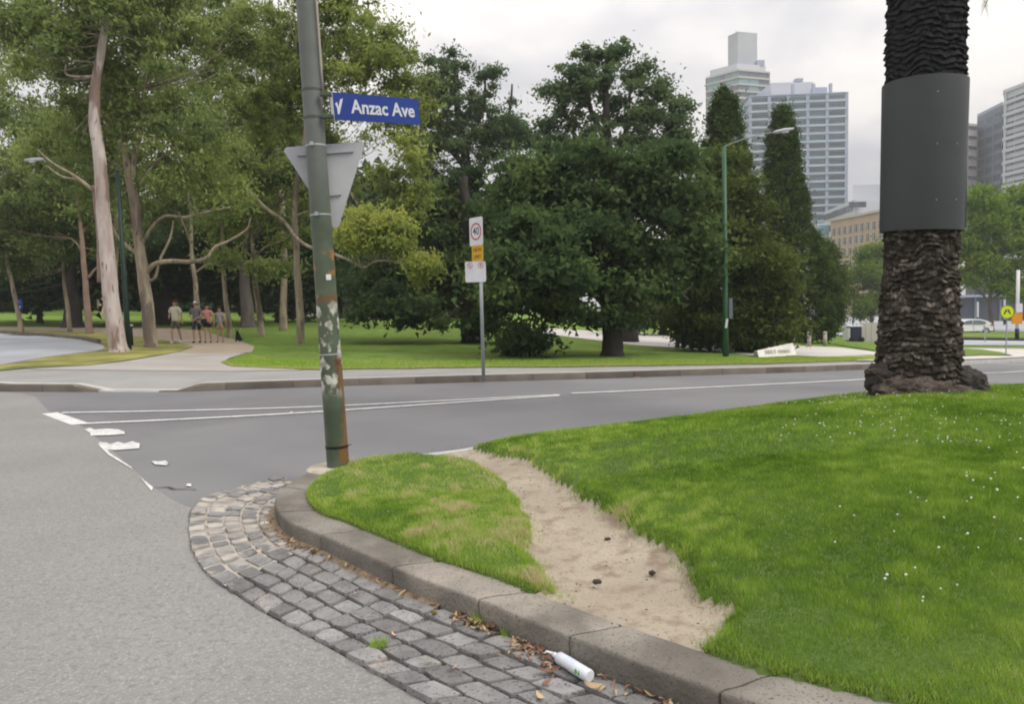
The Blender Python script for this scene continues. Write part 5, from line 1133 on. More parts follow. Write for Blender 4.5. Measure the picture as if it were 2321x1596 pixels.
# --- oak B
t, Y = dtree('oak_tree', (1386, 807), [(1386, 770), (1384, 720), (1378, 650), (1372, 560), (1380, 460)], .36, 'broad dark oak with a thick trunk on the lawn right of the speed sign', [(1380, 620, 120, 70, 0, 1.2), (1260, 620, 120, 70, -2, 1.3), (1180, 680, 70, 45, -2, 1), (1280, 700, 90, 40, -1, .9), (1480, 640, 80, 60, 0), (1440, 700, 50, 40, -1, 1.0), (1330, 500, 130, 80, 0, 1.2), (1230, 520, 100, 70, -1, 1.2), (1470, 540, 90, 70, 0), (1260, 400, 80, 70, 0), (1380, 400, 100, 70, 0), (1490, 420, 70, 70, 0), (1560, 500, 60, 80, 1), (1175, 770, 34, 36, -1, .8), (1190, 580, 70, 50, 0), (1325, 345, 60, 40, 1), (1550, 430, 60, 60, 1), (1570, 560, 60, 60, 1), (1240, 450, 80, 60, 1), (1200, 400, 46, 46, 2), (1180, 470, 60, 60, 2), (1120, 590, 70, 60, 1), (1130, 650, 60, 50, 0)], 104000, .17, 'lf_oak', rsub=.62, group=OK_, tb=.42, dens=1.1, extra=[[(1380, 660), (1430, 630), (1500, 640), (1560, 680)], [(1380, 700), (1340, 660), (1280, 650), (1220, 660)], [(1384, 640), (1440, 560), (1490, 500)]])
t, Y = tree('oak_tree', (1425, 775), 'tall sparse-topped tree rising behind the broad oak', group=OK_)
_, pts = limb(t, [(1425, 775), (1420, 650), (1400, 500), (1382, 380), (1375, 260), (1372, 160)], Y, .45, .10, M['dark_bark'], 'trunk', 12, per=6); an = [tuple(p) for p in pts[14:]]
for e in ([(1395, 450), (1330, 360), (1290, 280), (1270, 200)], [(1385, 380), (1420, 290), (1430, 190)], [(1380, 330), (1340, 250), (1330, 150)], [(1400, 480), (1470, 360), (1520, 280), (1530, 220)]): _, p2 = limb(t, e, Y, .18, .05, M['dark_bark'], n=8); an += [tuple(p) for p in p2[3:]]
crown(t, [(1278, 190, 34, 56, 0, .8), (1268, 300, 34, 50, 0, .9), (1255, 360, 50, 40, 0, 1), (1460, 240, 34, 56, 0, .8), (1470, 330, 44, 50, 0, 1), (1350, 120, 52, 36, 0, .7), (1410, 115, 52, 36, 0, .7), (1300, 180, 56, 50, 0, .65), (1370, 190, 66, 54, 0, .7), (1435, 190, 40, 60, 0, .7), (1290, 250, 50, 46, 0, .45), (1360, 270, 60, 46, 0, .55), (1430, 270, 50, 46, 0, .6), (1310, 320, 46, 40, 0, .6), (1400, 340, 60, 40, 0, .9), (1515, 230, 38, 50, 0, .9), (1530, 290, 36, 40, 0, .8), (1490, 330, 56, 50, 0, 1), (1550, 360, 36, 50, 0, .8)], Y, .45, 33000, .15, M['lf_elm'], aspect=.6, tb=.5, twigs=(an, M['dark_bark'], .05, 140), dens=.55, fuzz=.95)
# light shrubby growth behind the oak's trunk
dtree('park_tree', (1500, 760), [(1500, 740), (1500, 700)], .25, 'dull green tree seen under the canopy between oak and conifer', [(1490, 700, 50, 40, 0), (1440, 720, 40, 30, 0), (1540, 700, 40, 40, 0)], 8000, .3, 'lf_olive', tb=.2)
# --- conifers: surface of clumps following an outline (row, left, right)
def outline_crown(parent, prof, Y, nclump, rsub, nleaf, size, m, tb=.42, tv=.45, aspect=.5, ydepth=.8, droop=-.6):
    C = []; Sx = []; T = []; ys = [p[0] for p in prof]; areas = []
    for k in range(nclump):
        while True:
            y = random.uniform(ys[0], ys[-1]); l = np.interp(y, ys, [p[1] for p in prof]); r = np.interp(y, ys, [p[2] for p in prof])
            if random.random() < (r - l) / max(p[2] - p[1] for p in prof) + .12: break
        c = P((l + r) / 2, y, Y); R = (r - l) / 2 * Y / F; a = random.uniform(0, 2 * math.pi); q = random.uniform(.72, 1.0) if random.random() < .8 else random.uniform(.2, .75); R2 = max(.05, R - rsub * .22)
        C.append((c.x + math.cos(a) * R2 * q, c.y + math.sin(a) * R2 * q * ydepth, c.z)); k_ = min(rsub, R * .8 + .1) * random.uniform(.6, 1.25); Sx.append((k_, k_, k_ * 1.15)); T.append(tb + tv * (random.random() - .5))
    v, t = leafcloud(np.array(C), np.array(Sx), nleaf, size, np.array(T), aspect, droop=droop, fuzz=.5); return npmesh('crown', v, 3, m, parent, tint=t)
CN = 'tall conical conifers'
t, Y = tree('conifer_tree', (1655, 792), 'left tall conical cypress rising behind the lamp post', group=CN); Y += 2
limb(t, [(1655, 792), (1650, 600), (1642, 300)], Y, .4, .1, M['dark_bark'], 'trunk', 10)
outline_crown(t, [(196, 1636, 1646), (215, 1618, 1662), (250, 1606, 1676), (300, 1592, 1690), (360, 1586, 1700), (430, 1580, 1715), (520, 1560, 1730), (620, 1550, 1745), (720, 1560, 1740)], Y, 1300, .34, 70000, .10, M['lf_cyp'], tb=.38)
t, Y = tree('conifer_tree', (1700, 799), 'bushy olive-green conifer skirting the lamp post down to the lawn', group=CN)
limb(t, [(1690, 799), (1680, 700), (1655, 450)], Y, .35, .1, M['dark_bark'], 'trunk', 10)
crown(t, [(1640, 350, 40, 45, 1, 1.2), (1650, 420, 70, 60, 1), (1610, 500, 70, 70, 0), (1690, 500, 60, 70, 0), (1600, 600, 80, 70, 0), (1700, 600, 80, 70, -1), (1760, 640, 44, 60, -1, 1.2), (1740, 570, 40, 50, 0), (1570, 670, 50, 60, 0), (1650, 690, 80, 60, -1), (1770, 700, 40, 45, -1, 1.2), (1740, 740, 55, 40, -1, 1.2), (1560, 740, 40, 30, 0, 1), (1600, 745, 50, 40, 0, .9), (1680, 750, 60, 40, 0, .9), (1790, 650, 25, 40, 0)], Y, .55, 60000, .15, M['lf_olive'], aspect=.5, tb=.40, dens=1.15, droop=.3)
crown(t, [(1560, 755, 30, 26, 0, .8), (1600, 762, 30, 26, 0, .7), (1650, 765, 40, 26, 0, .9), (1700, 765, 40, 26, 0, 1.0), (1640, 730, 90, 40, 2, 1)], Y, .4, 9000, .16, M['lf_dark'], aspect=.5, tb=.2, name='skirt')
t, Y = tree('conifer_tree', (1812, 777), 'right tall conical cypress standing before the grey tower', group=CN)
limb(t, [(1812, 777), (1800, 600), (1776, 330)], Y, .4, .1, M['dark_bark'], 'trunk', 10)
outline_crown(t, [(237, 1768, 1782), (255, 1752, 1796), (300, 1738, 1808), (360, 1730, 1817), (430, 1728, 1830), (500, 1732, 1846), (560, 1738, 1868), (640, 1745, 1905), (700, 1752, 1915), (745, 1765, 1905), (772, 1780, 1880)], Y, 1800, .36, 95000, .105, M['lf_cyp'], tb=.42)
t, Y = tree('conifer_tree', (1880, 765), 'rounded green conifer leaning out behind the right cypress', group=CN)
limb(t, [(1880, 765), (1880, 640)], Y, .3, .1, M['dark_bark'], 'trunk', 8)
outline_crown(t, [(545, 1860, 1880), (575, 1850, 1902), (620, 1845, 1918), (680, 1850, 1922), (730, 1860, 1905), (762, 1862, 1885)], Y, 420, .5, 16000, .18, M['lf_olive'], tb=.35)
# --- street trees at right, behind the palm
ST = 'street trees along the far avenue'
dtree('street_tree', (1975, 745), [(1975, 720), (1972, 680)], .3, 'soft green street tree left of the palm under the tan building', [(1960, 600, 50, 40, 0), (1930, 650, 34, 40, 0), (1985, 650, 60, 50, 0), (1950, 690, 46, 34, 0), (2010, 620, 40, 60, 4), (1985, 560, 26, 24, 0)], 14000, .32, 'lf_plane', mtr=M['grey_bark'], group=ST, tb=.25)
dtree('street_tree', (2246, 757), [(2246, 720), (2244, 680), (2250, 600)], .28, 'leafy plane tree with bare grey trunk right of the palm', [(2240, 480, 60, 55, 0), (2300, 470, 60, 60, 3), (2230, 560, 60, 50, 0), (2310, 560, 60, 60, 1), (2210, 620, 40, 40, 0), (2280, 630, 60, 40, 0), (2340, 640, 50, 40, 2), (2190, 520, 40, 60, 5), (2350, 500, 60, 80, 4)], 34000, .32, 'lf_plane', mtr=M['grey_bark'], group=ST, tb=.40, extra=[[(2246, 690), (2220, 660), (2205, 630)], [(2246, 680), (2280, 650), (2300, 620)]])
# ================================================================== BUILDINGS
def bpt(px, Y): d = ray(px, 690); return Vector((d.x * Y, Y))
def zof(px, py, Y): return P(px, py, Y).z
def building(name, label, cat, fp, zt, zb=-6, wall=M['tower_grey']):
    e = empty(name, (fp[0].x, fp[0].y, zb), label, cat); MB().prism([tuple(p) for p in fp], zb, zt).build('wall', wall, e); return e
def facade(e, a, b, zt, zb, fh, bays, glass, pane_h=.5, inset=.25, col_m=None, colw=.5, bal=None, jit=0, sill=.3, wfrac=.86, proud=.12, top_off=0):
    d = (b - a); L_ = d.length; d.normalize(); n = Vector((d.y, -d.x)); 
    if n.y > 0: n = -n
    nf = int((zt - zb) / fh); R = Matrix.Rotation(math.atan2(d.y, d.x), 3, 'Z')
    gm = {}
    for f in range(nf):
        z = zt - (f + .5) * fh - top_off
        for k in range(bays):
            c = a + d * (L_ * (k + .5) / bays) + n * proud; bw = L_ / bays
            key = (round(bw, 3), 'w')
            if key not in gm:
                mb = MB().box((0, 0, 0), (bw * wfrac, .3, fh * pane_h)); o = mb.build('window', glass[0] if isinstance(glass, list) else glass); me = o.data; bpy.data.objects.remove(o); gm[key] = me
            gl = glass[random.randrange(len(glass))] if isinstance(glass, list) else glass
            me = gm[key]
            if isinstance(glass, list):
                key2 = (key, gl.name)
                if key2 not in gm: m2 = me.copy(); m2.materials.clear(); m2.materials.append(gl); gm[key2] = m2
                me = gm[key2]
            o = bpy.data.objects.new('window', me); COL.objects.link(o); o.parent = e
            o.location = Vector((c.x, c.y, z + fh * (.5 - sill - pane_h / 2) * 0 + fh * .08)) - e.location; o.rotation_euler[2] = math.atan2(d.y, d.x)
            if bal:
                kb_ = (key, 'b')
                if kb_ not in gm:
                    o = MB().box((0, 0, 0), (bw * .9, .12, fh * .26)).build('balustrade', bal); gm[kb_] = o.data; bpy.data.objects.remove(o)
                o = bpy.data.objects.new('balustrade', gm[kb_]); COL.objects.link(o); o.parent = e; q = c + n * (.9 + jit)
                o.location = Vector((q.x, q.y, z - fh * .33)) - e.location; o.rotation_euler[2] = math.atan2(d.y, d.x)
    if col_m:
        for k in range(bays + 1):
            c = a + d * (L_ * k / bays) + n * .35; MB().box((c.x, c.y, (zt + zb) / 2), (colw, .9, zt - zb), R).build('column', col_m, e)
def slabs(e, fp, zt, zb, fh, m, out=.9, th=.35, off=0, nm='slab'):
    c = sum(fp, Vector((0, 0))) / len(fp); nf = int((zt - zb) / fh) + 1
    pp = [c + (p - c) * (1 + out / (p - c).length) for p in fp]
    for f in range(nf): z = zt - f * fh + off; MB().prism([tuple(p) for p in pp], z - th / 2, z + th / 2).build(nm, m, e)
# tower 1
Y1 = 362; fp = [bpt(1676, Y1), bpt(1741, Y1 + 5), bpt(1741, Y1 + 28), bpt(1606, Y1 + 34), bpt(1606, Y1 + 12)]
zt = zof(1700, 158, Y1); T1 = building('apartment_tower', 'tall cream-banded glass tower with a grey plant box, behind the left cypress', 'tower', fp, zt, -6, M['tower_white'])
facade(T1, fp[0], fp[1], zt, 30, 3.25, 3, [M['glass'], M['glass'], M['glass_teal']], pane_h=.62, wfrac=.96)
facade(T1, fp[4], fp[0], zt, 30, 3.25, 5, [M['glass_teal'], M['glass_teal'], M['tower_dark']], pane_h=.6, wfrac=.86)
slabs(T1, fp, zt, 30, 3.25, M['tower_cream'], 1.0, .8)
pf = [bpt(1672, Y1 + 3), bpt(1736, Y1 + 7), bpt(1736, Y1 + 24), bpt(1612, Y1 + 28), bpt(1612, Y1 + 13)]
z2 = zof(1700, 138, Y1); MB().prism([tuple(p) for p in pf], zt, z2).build('parapet', M['tower_white'], T1)
bx = [bpt(1674, Y1 + 6), bpt(1717, Y1 + 9), bpt(1717, Y1 + 20), bpt(1652, Y1 + 22), bpt(1652, Y1 + 12)]
MB().prism([tuple(p) for p in bx], z2, zof(1690, 70, Y1 + 6)).build('plant_box', mat('plant_grey', (.42, .45, .50), .8, (.50, .51, .53), .15, 3), T1)
q = bpt(1722, Y1 + 8); MB().box((q.x, q.y, z2 + 1.2), (3.6, 4, 2.4)).build('roof_cabin', M['tower_grey'], T1)
MB().tube([Vector((bx[0].x, bx[0].y + 3, zof(1690, 70, Y1))), Vector((bx[0].x, bx[0].y + 3, zof(1690, 50, Y1)))], .12, 5).build('antenna', M['tower_grey'], T1)
# tower 2
Y2 = 305; fh = 3.15; fp = [bpt(1700, Y2), bpt(1915, Y2 - 3), bpt(1915, Y2 + 25), bpt(1690, Y2 + 28), bpt(1676, Y2 + 16)]
zt = zof(1810, 214, Y2); T2 = building('apartment_tower', 'wide grey-blue balconied tower between the two cypresses', 'tower', fp, zt, -6, M['tower_grey'])
a, b_ = fp[0], fp[1]
facade(T2, a, b_, zt - .8, 10, fh, 5, [M['window_dark'], M['window_dark'], M['glass']], pane_h=.52, col_m=M['tower_grey'], colw=1.2, bal=M['balustrade'], wfrac=.82)
facade(T2, fp[4], a, zt - .8, 10, fh, 2, [M['glass'], M['glass_teal']], pane_h=.55, bal=M['balustrade'], col_m=M['tower_grey'], colw=.8)
slabs(T2, fp, zt - .4, 10, fh, M['tower_grey'], .9, .30)
for (x0, x1, y0, dd, mm) in ((1748, 1842, 186, 8, 'tower_white'), (1842, 1873, 197, 6, 'tower_grey'), (1722, 1748, 208, 4, 'tower_grey')):
    a0, a1 = bpt(x0, Y2 + dd), bpt(x1, Y2 + dd); MB().prism([tuple(a0), tuple(a1), (a1.x, a1.y + 12), (a0.x, a0.y + 12)], zt, zof((x0 + x1) / 2, y0, Y2 + dd)).build('plant_room', M[mm], T2)
for x in (1796, 1842, 1880): q = bpt(x, Y2 + 1); MB().box((q.x, q.y, zt + 2), (.9, 1.5, 4.6)).build('roof_fin', M['tower_grey'], T2)
q = bpt(1808, Y2 + 10); MB().box((q.x, q.y, zof(1808, 184, Y2 + 10) + .3), (3, 3, 1.2)).build('vent', M['tower_grey'], T2)
# white low building and tan building
Y3 = 235; fp = [bpt(1868, Y3 + 30), bpt(1935, Y3), bpt(2040, Y3 + 10), bpt(2040, Y3 + 40), bpt(1868, Y3 + 50)]
zt = zof(1935, 452, Y3); W1 = building('office_block', 'low white office block with strip windows above the tan building', 'building', fp, zt, -6, M['tower_white'])
a, b_ = fp[0], fp[1]
for zz, hh in ((zt - 2.2, 2.0), (zt - 6.5, 2.0)):
    for k in range(4): c = a.lerp(b_, (k + .5) / 4.2); MB().box((c.x, c.y - .4, zz), ((b_ - a).length / 4.6, .5, hh), Matrix.Rotation(math.atan2((b_ - a).y, (b_ - a).x), 3, 'Z')).build('window', M['window_dark'], W1)
q = bpt(1942, Y3 - .5); MB().box((q.x, q.y, zof(1942, 464, Y3)), (5.2, .6, 1.7)).build('window', M['window_dark'], W1)
pf = [bpt(1932, Y3 + 8), bpt(1990, Y3 + 8), bpt(2040, Y3 + 8), bpt(2040, Y3 + 30), bpt(1932, Y3 + 30)]; MB().prism([tuple(p) for p in pf], zt, zof(1960, 418, Y3 + 8)).build('plant_room', M['tower_white'], W1)
MB().tube([Vector((*bpt(1940, Y3 + 12), zt)), Vector((*bpt(1940, Y3 + 12), zof(1940, 405, Y3)))], .2, 6).build('flue', M['tower_grey'], W1)
Y4 = 165; a, b_ = bpt(1882, Y4 + 12), bpt(2060, Y4 - 14); fp = [a, b_, Vector((b_.x + 16, b_.y + 30)), Vector((a.x + 14, a.y + 30))]
zt = zof(1882, 498, Y4 + 12); TB = building('office_building', 'tan brick building with rows of square windows left of the palm', 'building', fp, zt, -6, M['tan_wall'])
d = (b_ - a).normalized(); R = Matrix.Rotation(math.atan2(d.y, d.x), 3, 'Z'); LL = (b_ - a).length
MB().box(((a.x + b_.x) / 2, (a.y + b_.y) / 2 - .2, zt - .15), (LL + .6, .9, .5), R).build('cornice', M['tower_cream'], TB)
wy = [526, 550, 575, 601]; nwin = 13
fr0 = MB().box((0, 0, 0), (1.0, .3, 1.75)).build('frame', M['tower_cream']); frm = fr0.data; bpy.data.objects.remove(fr0)
gl0 = MB().box((0, -.06, .0), (.86, .3, 1.6)).build('pane', M['window_dark']); glm = gl0.data; bpy.data.objects.remove(gl0)
ml0 = MB().box((0, -.24, .0), (.07, .1, 1.6)).box((0, -.24, .3), (.86, .1, .07)).build('glazing_bar', M['tower_cream']); mlm = ml0.data; bpy.data.objects.remove(ml0)
for r, zz in enumerate([zof(1900, y, Y4 + 11) for y in wy]):
    for k in range(nwin):
        c = a + d * (LL * (k + .7) / nwin); o = bpy.data.objects.new('window', frm); COL.objects.link(o); o.parent = TB; o.location = Vector((c.x + d.y * .0, c.y - .05, zz)) - TB.location; o.rotation_euler[2] = math.atan2(d.y, d.x)
        for nm_, me_ in (('pane', glm), ('glazing_bar', mlm)): g = bpy.data.objects.new(nm_, me_); COL.objects.link(g); g.parent = o
q = bpt(1868, Y4 + 14); gb = empty('glass_annexe', (q.x, q.y, -5), 'narrow pale teal glass building left of the tan one', 'building')
z0_ = zof(1868, 505, Y4 + 14)
MB().box((q.x, q.y + 5, (z0_ - 5) / 2), (2.6, 9, z0_ + 5)).build('wall', M['tower_white'], gb)
for k in range(5): MB().box((q.x, q.y + .4, z0_ - 1.6 - k * 3.2), (2.2, .3, 2.3)).build('window', M['glass_teal'], gb)
# right-hand towers
Y5 = 230; a, b_ = bpt(2268, Y5), bpt(2400, Y5 - 22); fp = [a, b_, b_ + Vector((24, 30)), a + Vector((21, 30))]; zt = zof(2275, 208, Y5)
RT = building('apartment_block', 'white-banded apartment block at the right edge above the plane tree', 'building', fp, zt, -6, M['tower_white'])
facade(RT, a, b_, zt - 2, 18, 3.55, 5, [M['window_dark'], M['glass'], M['tower_dark']], pane_h=.62, wfrac=.84, proud=.15); slabs(RT, fp, zt, 18, 3.55, M['tower_white'], .6, .95)
for k in range(2): c = a.lerp(b_, .02 + k * .5); MB().box((c.x, c.y - .4, zt - 20), (.8, 1, 40)).build('column', M['tower_white'], RT)
Y6 = 245; a, b_ = bpt(2208, Y6 + 16), bpt(2264, Y6); fp = [a, b_, b_ + Vector((21, 30)), a + Vector((20, 30))]; zt = zof(2230, 238, Y6)
DT = building('apartment_block', 'dark grey balconied tower just left of the white-banded block', 'building', fp, zt, -6, M['tower_dark'])
facade(DT, a, b_, zt - 1.5, 18, 3.3, 3, [M['glass'], M['window_dark'], M['glass']], pane_h=.6, wfrac=.8, bal=M['tower_dark']); MB().prism([tuple(p) for p in fp], zt, zt + 1).build('parapet', M['tower_grey'], DT)
a, b_ = bpt(2188, Y6 + 8), bpt(2208, Y6 + 10); fp = [a, b_, b_ + Vector((14, 20)), a + Vector((13, 20))]
ET = building('apartment_block', 'narrow pale edge of a tower right against the palm', 'building', fp, zof(2195, 265, Y6), -6, M['tower_cream']); facade(ET, a, b_, zof(2195, 265, Y6), 18, 3.3, 1, M['window_dark'], pane_h=.3)
# ================================================================== STREET THINGS AT RIGHT
p = W(2280, 805, .18); e = empty('crossing_sign', tuple(p), 'round yellow-green pedestrian crossing sign on a thin post at the right', 'road sign')
tp_ = P(2283, 697, p.y); MB().tube([p, tp_], .025, 8).build('post', M['steel'], e); c = P(2283, 707, p.y - .05)
mw = basis(c, (1, -.1, 0), (0, 0, 1)); b = MB().prism([(.29 * math.cos(k * math.pi / 16), .29 * math.sin(k * math.pi / 16)) for k in range(32)], -.004, .004); b.v = [mw @ v for v in b.v]; dsc = b.build('disc', M['sign_lime'], e)
for s in (-1, 1): poly3('leg_symbol', [(s * .02, .11), (s * .06, .11), (s * .15, -.09), (s * .10, -.11), (s * .06, -.03), (s * .01, .04)][::s], M['sign_black'], dsc, mw, .005, .008)
b = ring(.285, .262); b.v = [mw @ Matrix.Translation((0, 0, .004)) @ v for v in b.v]; b.build('border', M['sign_black'], dsc)
p = W(2305, 768, .42); e = empty('white_pole', tuple(p), 'white pole with a black foot and orange box sign beside the crossing sign', 'pole')
MB().tube([p + Vector((0, 0, .35)), P(2308, 612, p.y)], .11, 12).build('shaft', M['sign_white'], e, smooth=True); MB().tube([p, p + Vector((0, 0, .7))], .14, 12).build('foot', M['black_metal'], e, smooth=True)
MB().box(P(2305, 722, p.y - .2), (.72, .1, .75)).build('orange_sign', M['sign_orange2'], e, bevel=.02); MB().box(P(2310, 698, p.y - .2), (.42, .1, .6)).build('small_sign', M['sign_white'], e)
for px, pb_, pt_, lb in ((2246, 724, 655, 'left of'), (2216, 722, 682, 'furthest left of')): pass
for k, (px, pb_, pt_) in enumerate(((2277, 738, 668), (2246, 735, 664), (2216, 734, 684), (2343, 740, 660))):
    p = P(px, pb_, 95); e = empty('tram_pole', tuple(p), ('white tram pole between plane trunk and the crossing sign', 'white tram pole right behind the plane tree trunk', 'short pale pole just right of the palm above the white car', 'white tram pole outside the right edge')[k], 'pole', 'white poles along the tram line')
    MB().tube([p + Vector((0, 0, .4)), P(px, pt_, 95)], .12, 8).build('shaft', M['sign_white'], e); MB().tube([p, p + Vector((0, 0, .8))], .16, 8).build('foot', M['black_metal'], e)
# thin grey post in the near lawn
p = W(2233, 775, .4); e = empty('thin_post', tuple(p), 'thin grey post on the strip road before the white car', 'post'); MB().tube([p, P(2231, 738, p.y)], .04, 6).build('shaft', M['steel'], e)
# dark station canopy / wall across the avenue
p = P(2300, 735, 110); e = empty('tram_shelter', tuple(p), 'long dark low building across the avenue at the right edge', 'building')
zt_ = P(2300, 672, 110).z; MB().box((p.x + 6, p.y + 4, (zt_ - 3) / 2), (34, 6, zt_ + 3)).build('wall', M['tower_dark'], e)
MB().box((p.x + 6, p.y + 3, zt_ + .2), (36, 9, .35)).build('roof', M['tower_grey'], e)
for k in range(9): MB().box((p.x - 9 + k * 3.7, p.y + .9, zt_ * .45 - 1.3), (.25, .2, zt_ + 2.6)).build('mullion', M['tower_grey'], e)
# white car seen from the side and rear
def car(label, px, py, Y, L_=4.1, rz=.05):
    p = P(px, py, Y); e = empty('parked_car', tuple(p), label, 'car'); R = Matrix.Rotation(rz, 4, 'Z'); T = Matrix.Translation(p) @ R
    side = [(-2.05, .32), (-2.08, .62), (-2.0, .86), (-1.35, .96), (-.75, 1.36), (-.2, 1.47), (.8, 1.46), (1.5, 1.28), (1.98, .98), (2.07, .62), (2.03, .34)]
    b = MB(); n = len(side)
    for sy, ins in ((-.86, 0), (-.80, 0), (.80, 0), (.86, 0)):
        for x, z in side: w_ = 1 if z < .95 else 1 - (z - .95) * .42; b.v.append(T @ Vector((x * (1 if abs(sy) < .85 else .985), sy * w_, z if abs(sy) < .85 else z - .03)))
    for i in range(3):
        for k in range(n): b.f.append([i * n + k, i * n + (k + 1) % n, (i + 1) * n + (k + 1) % n, (i + 1) * n + k])
    b.f.append(list(range(n))); b.f.append([3 * n + k for k in range(n)][::-1])
    M['car_white'] = mat('car_paint_white', (.78, .80, .82), .25, spec=.6); body = b.build('body', M['car_white'], e); smooth_angle(body, 35)
    def pan(nm, pts, y, m, th=.012):
        b = MB(); n = len(pts); s = -1 if y < 0 else 1
        for q in (y, y + s * th):
            for x, z in pts: w_ = 1 if z < .95 else 1 - (z - .95) * .42; b.v.append(T @ Vector((x, q * w_, z)))
        b.f.append(list(range(n))); b.f.append([n + k for k in range(n)][::-1])
        for k in range(n): b.f.append([k, (k + 1) % n, n + (k + 1) % n, n + k])
        return b.build(nm, m, e)
    for y in (-.862, .862):
        pan('window', [(-1.15, .98), (-.68, 1.30), (-.05, 1.37), (-.05, .99)], y, M['window_dark']); pan('window', [(.03, .99), (.03, 1.37), (.75, 1.35), (1.25, 1.2), (1.3, 1.0)], y, M['window_dark'])
        pan('door_seam', [(0, .4), (0, .95), (.02, .95), (.02, .4)], y, M['black_metal']); pan('taillight', [(1.82, .78), (1.75, .98), (1.92, 1.0), (2.0, .8)], y, M['sign_red'])
        for x in (-1.3, 1.28):
            c = T @ Vector((x, y * .97, .31)); ax_ = (R @ Vector((0, 1, 0))).to_3d() if False else (R.to_3x3() @ Vector((0, 1, 0)))
            wh = MB().tube([c - ax_ * .1, c + ax_ * .1], .31, 20).build('wheel', M['black_metal'], e); MB().tube([c - ax_ * .108, c + ax_ * .108], .19, 12).build('rim', M['alu'], wh)
    MB().box(T @ Vector((1.9, 0, 1.12)), (.05, 1.1, .25), R.to_3x3() @ Matrix.Rotation(-.75, 3, 'Y')).build('rear_window', M['window_dark'], e); MB().box(T @ Vector((2.06, 0, .45)), (.06, 1.5, .22), R.to_3x3()).build('bumper', M['tower_grey'], e)
    MB().box(T @ Vector((2.09, 0, .62)), (.02, .4, .12), R.to_3x3()).build('number_plate', M['sign_white'], e)
    return e
car('white hatchback parked on the far road just right of the palm trunk', 2193, 757, 74)
# granite name block at the plaza
A0 = W(1722, 810, .16); q0 = P(1711, 808, A0.y + .3); b = MB(); Yg = A0.y
fr = [P(1722, 811, Yg), P(1808, 806, Yg + 2.2), P(1797, 777, Yg + 2.35), P(1716, 795, Yg + .1)]
bk = [P(1709, 806, Yg + 1.1), P(1800, 801, Yg + 3.6), P(1794, 779, Yg + 3.2), P(1709, 796, Yg + .9)]
for L_ in (fr, bk):
    L_[0].z -= .1; L_[1].z -= .1
gs = empty('name_stone', tuple(A0), 'low sloping pale granite block with faint lettering on the lawn edge', 'monument sign')
b.v = fr + bk; b.f = [[0, 1, 2, 3], [7, 6, 5, 4], [0, 4, 5, 1], [1, 5, 6, 2], [2, 6, 7, 3], [3, 7, 4, 0]]; st = b.build('stone_block', mat('granite', (.78, .76, .71), .8, (.88, .86, .81), 6, 5), gs, bevel=.012)
mw = basis((fr[0] + fr[1] + fr[2] + fr[3]) / 4, fr[1] - fr[0], ((fr[3] + fr[2]) - (fr[0] + fr[1]))); nrm = Vector((mw[0][2], mw[1][2], mw[2][2]))
M['granite_letter'] = mat('granite_letter', (.36, .34, .27), .9)
text('lettering', 'SHRINE OF', .20, M['granite_letter'], st, mw @ Matrix.Translation((-.55, .04, .022)), sx=.9); text('lettering', 'REMEMBRANCE', .17, M['granite_letter'], st, mw @ Matrix.Translation((.52, .04, .022)), sx=.85)
# stone bollards
BG = 'short stone bollards around the plaza'; bol = None
M['bollard'] = mat('bollard_stone', (.42, .38, .32), .85, (.50, .46, .40), 5, 5, bump=.3)
for k, (px, py, lb) in enumerate(((1870, 786, 'rightmost stone bollard in the row'), (1834, 788, 'second stone bollard from the right'), (1797, 787, 'stone bollard rising behind the right end of the granite block'), (1757, 787, 'stone bollard half hidden by conifer left of the granite block end'), (1716, 792, 'stone bollard at the conifer edge above the granite block corner'), (1654, 800, 'stone bollard just right of the lamp post foot'), (1610, 797, 'stone bollard left of the lamp post under the conifer'), (1567, 796, 'stone bollard second from the left under the conifer'), (1535, 792, 'leftmost stone bollard at the conifer edge'))):
    p = W(px, py - 2, .17)
    if bol is None:
        bol = empty('bollard', (0, 0, 0), lb, 'bollard', BG); MB().tube([Vector((0, 0, -.1)), Vector((0, 0, .58))], .085, 16).build('shaft', M['bollard'], bol, smooth=True); MB().tube([Vector((0, 0, .60)), Vector((0, 0, .66)), Vector((0, 0, .69))], [.10, .095, .05], 16).build('cap', M['bollard'], bol); MB().tube([Vector((0, 0, .58)), Vector((0, 0, .60))], .07, 16).build('neck', M['tower_dark'], bol); bol.location = p
        for c in bol.children: c.matrix_parent_inverse = Matrix()
    else:
        r = bol.copy(); COL.objects.link(r); r.location = p; r['label'] = lb
        for c in bol.children: d = c.copy(); COL.objects.link(d); d.parent = r
# dark cabinet and pale hoarding left of the palm
p = W(1935, 774, .2); e = empty('kiosk', tuple(p), 'dark blue boxy cabinet with pale sides on the road left of the palm', 'cabinet'); s_ = p.y / F
MB().box(p + Vector((0, 0, 17 * s_)), (24 * s_, .7, 34 * s_)).build('cabinet_body', mat('navy', (.03, .035, .07), .5), e, bevel=.03); MB().box(p + Vector((0, .1, 35 * s_)), (28 * s_, .9, 3 * s_)).build('roof', M['sign_white'], e, bevel=.02); MB().box(p + Vector((-15 * s_, .1, 17 * s_)), (4 * s_, .8, 28 * s_)).build('side_panel', M['sign_white'], e); MB().tube([p + Vector((0, .1, 36 * s_)), p + Vector((0, .1, 66 * s_))], .03, 6).build('mast', M['dark_lamp'], e)
for sx_ in (-1, 1): MB().tube([p + Vector((sx_ * 11 * s_, -.45, .12)), p + Vector((sx_ * 11 * s_, -.3, .12))], .14, 12).build('wheel', M['black_metal'], e)
p = W(1970, 775, .2); e = empty('hoarding', tuple(p), 'pale grey upright hoarding panel beside the palm trunk', 'hoarding'); s_ = p.y / F
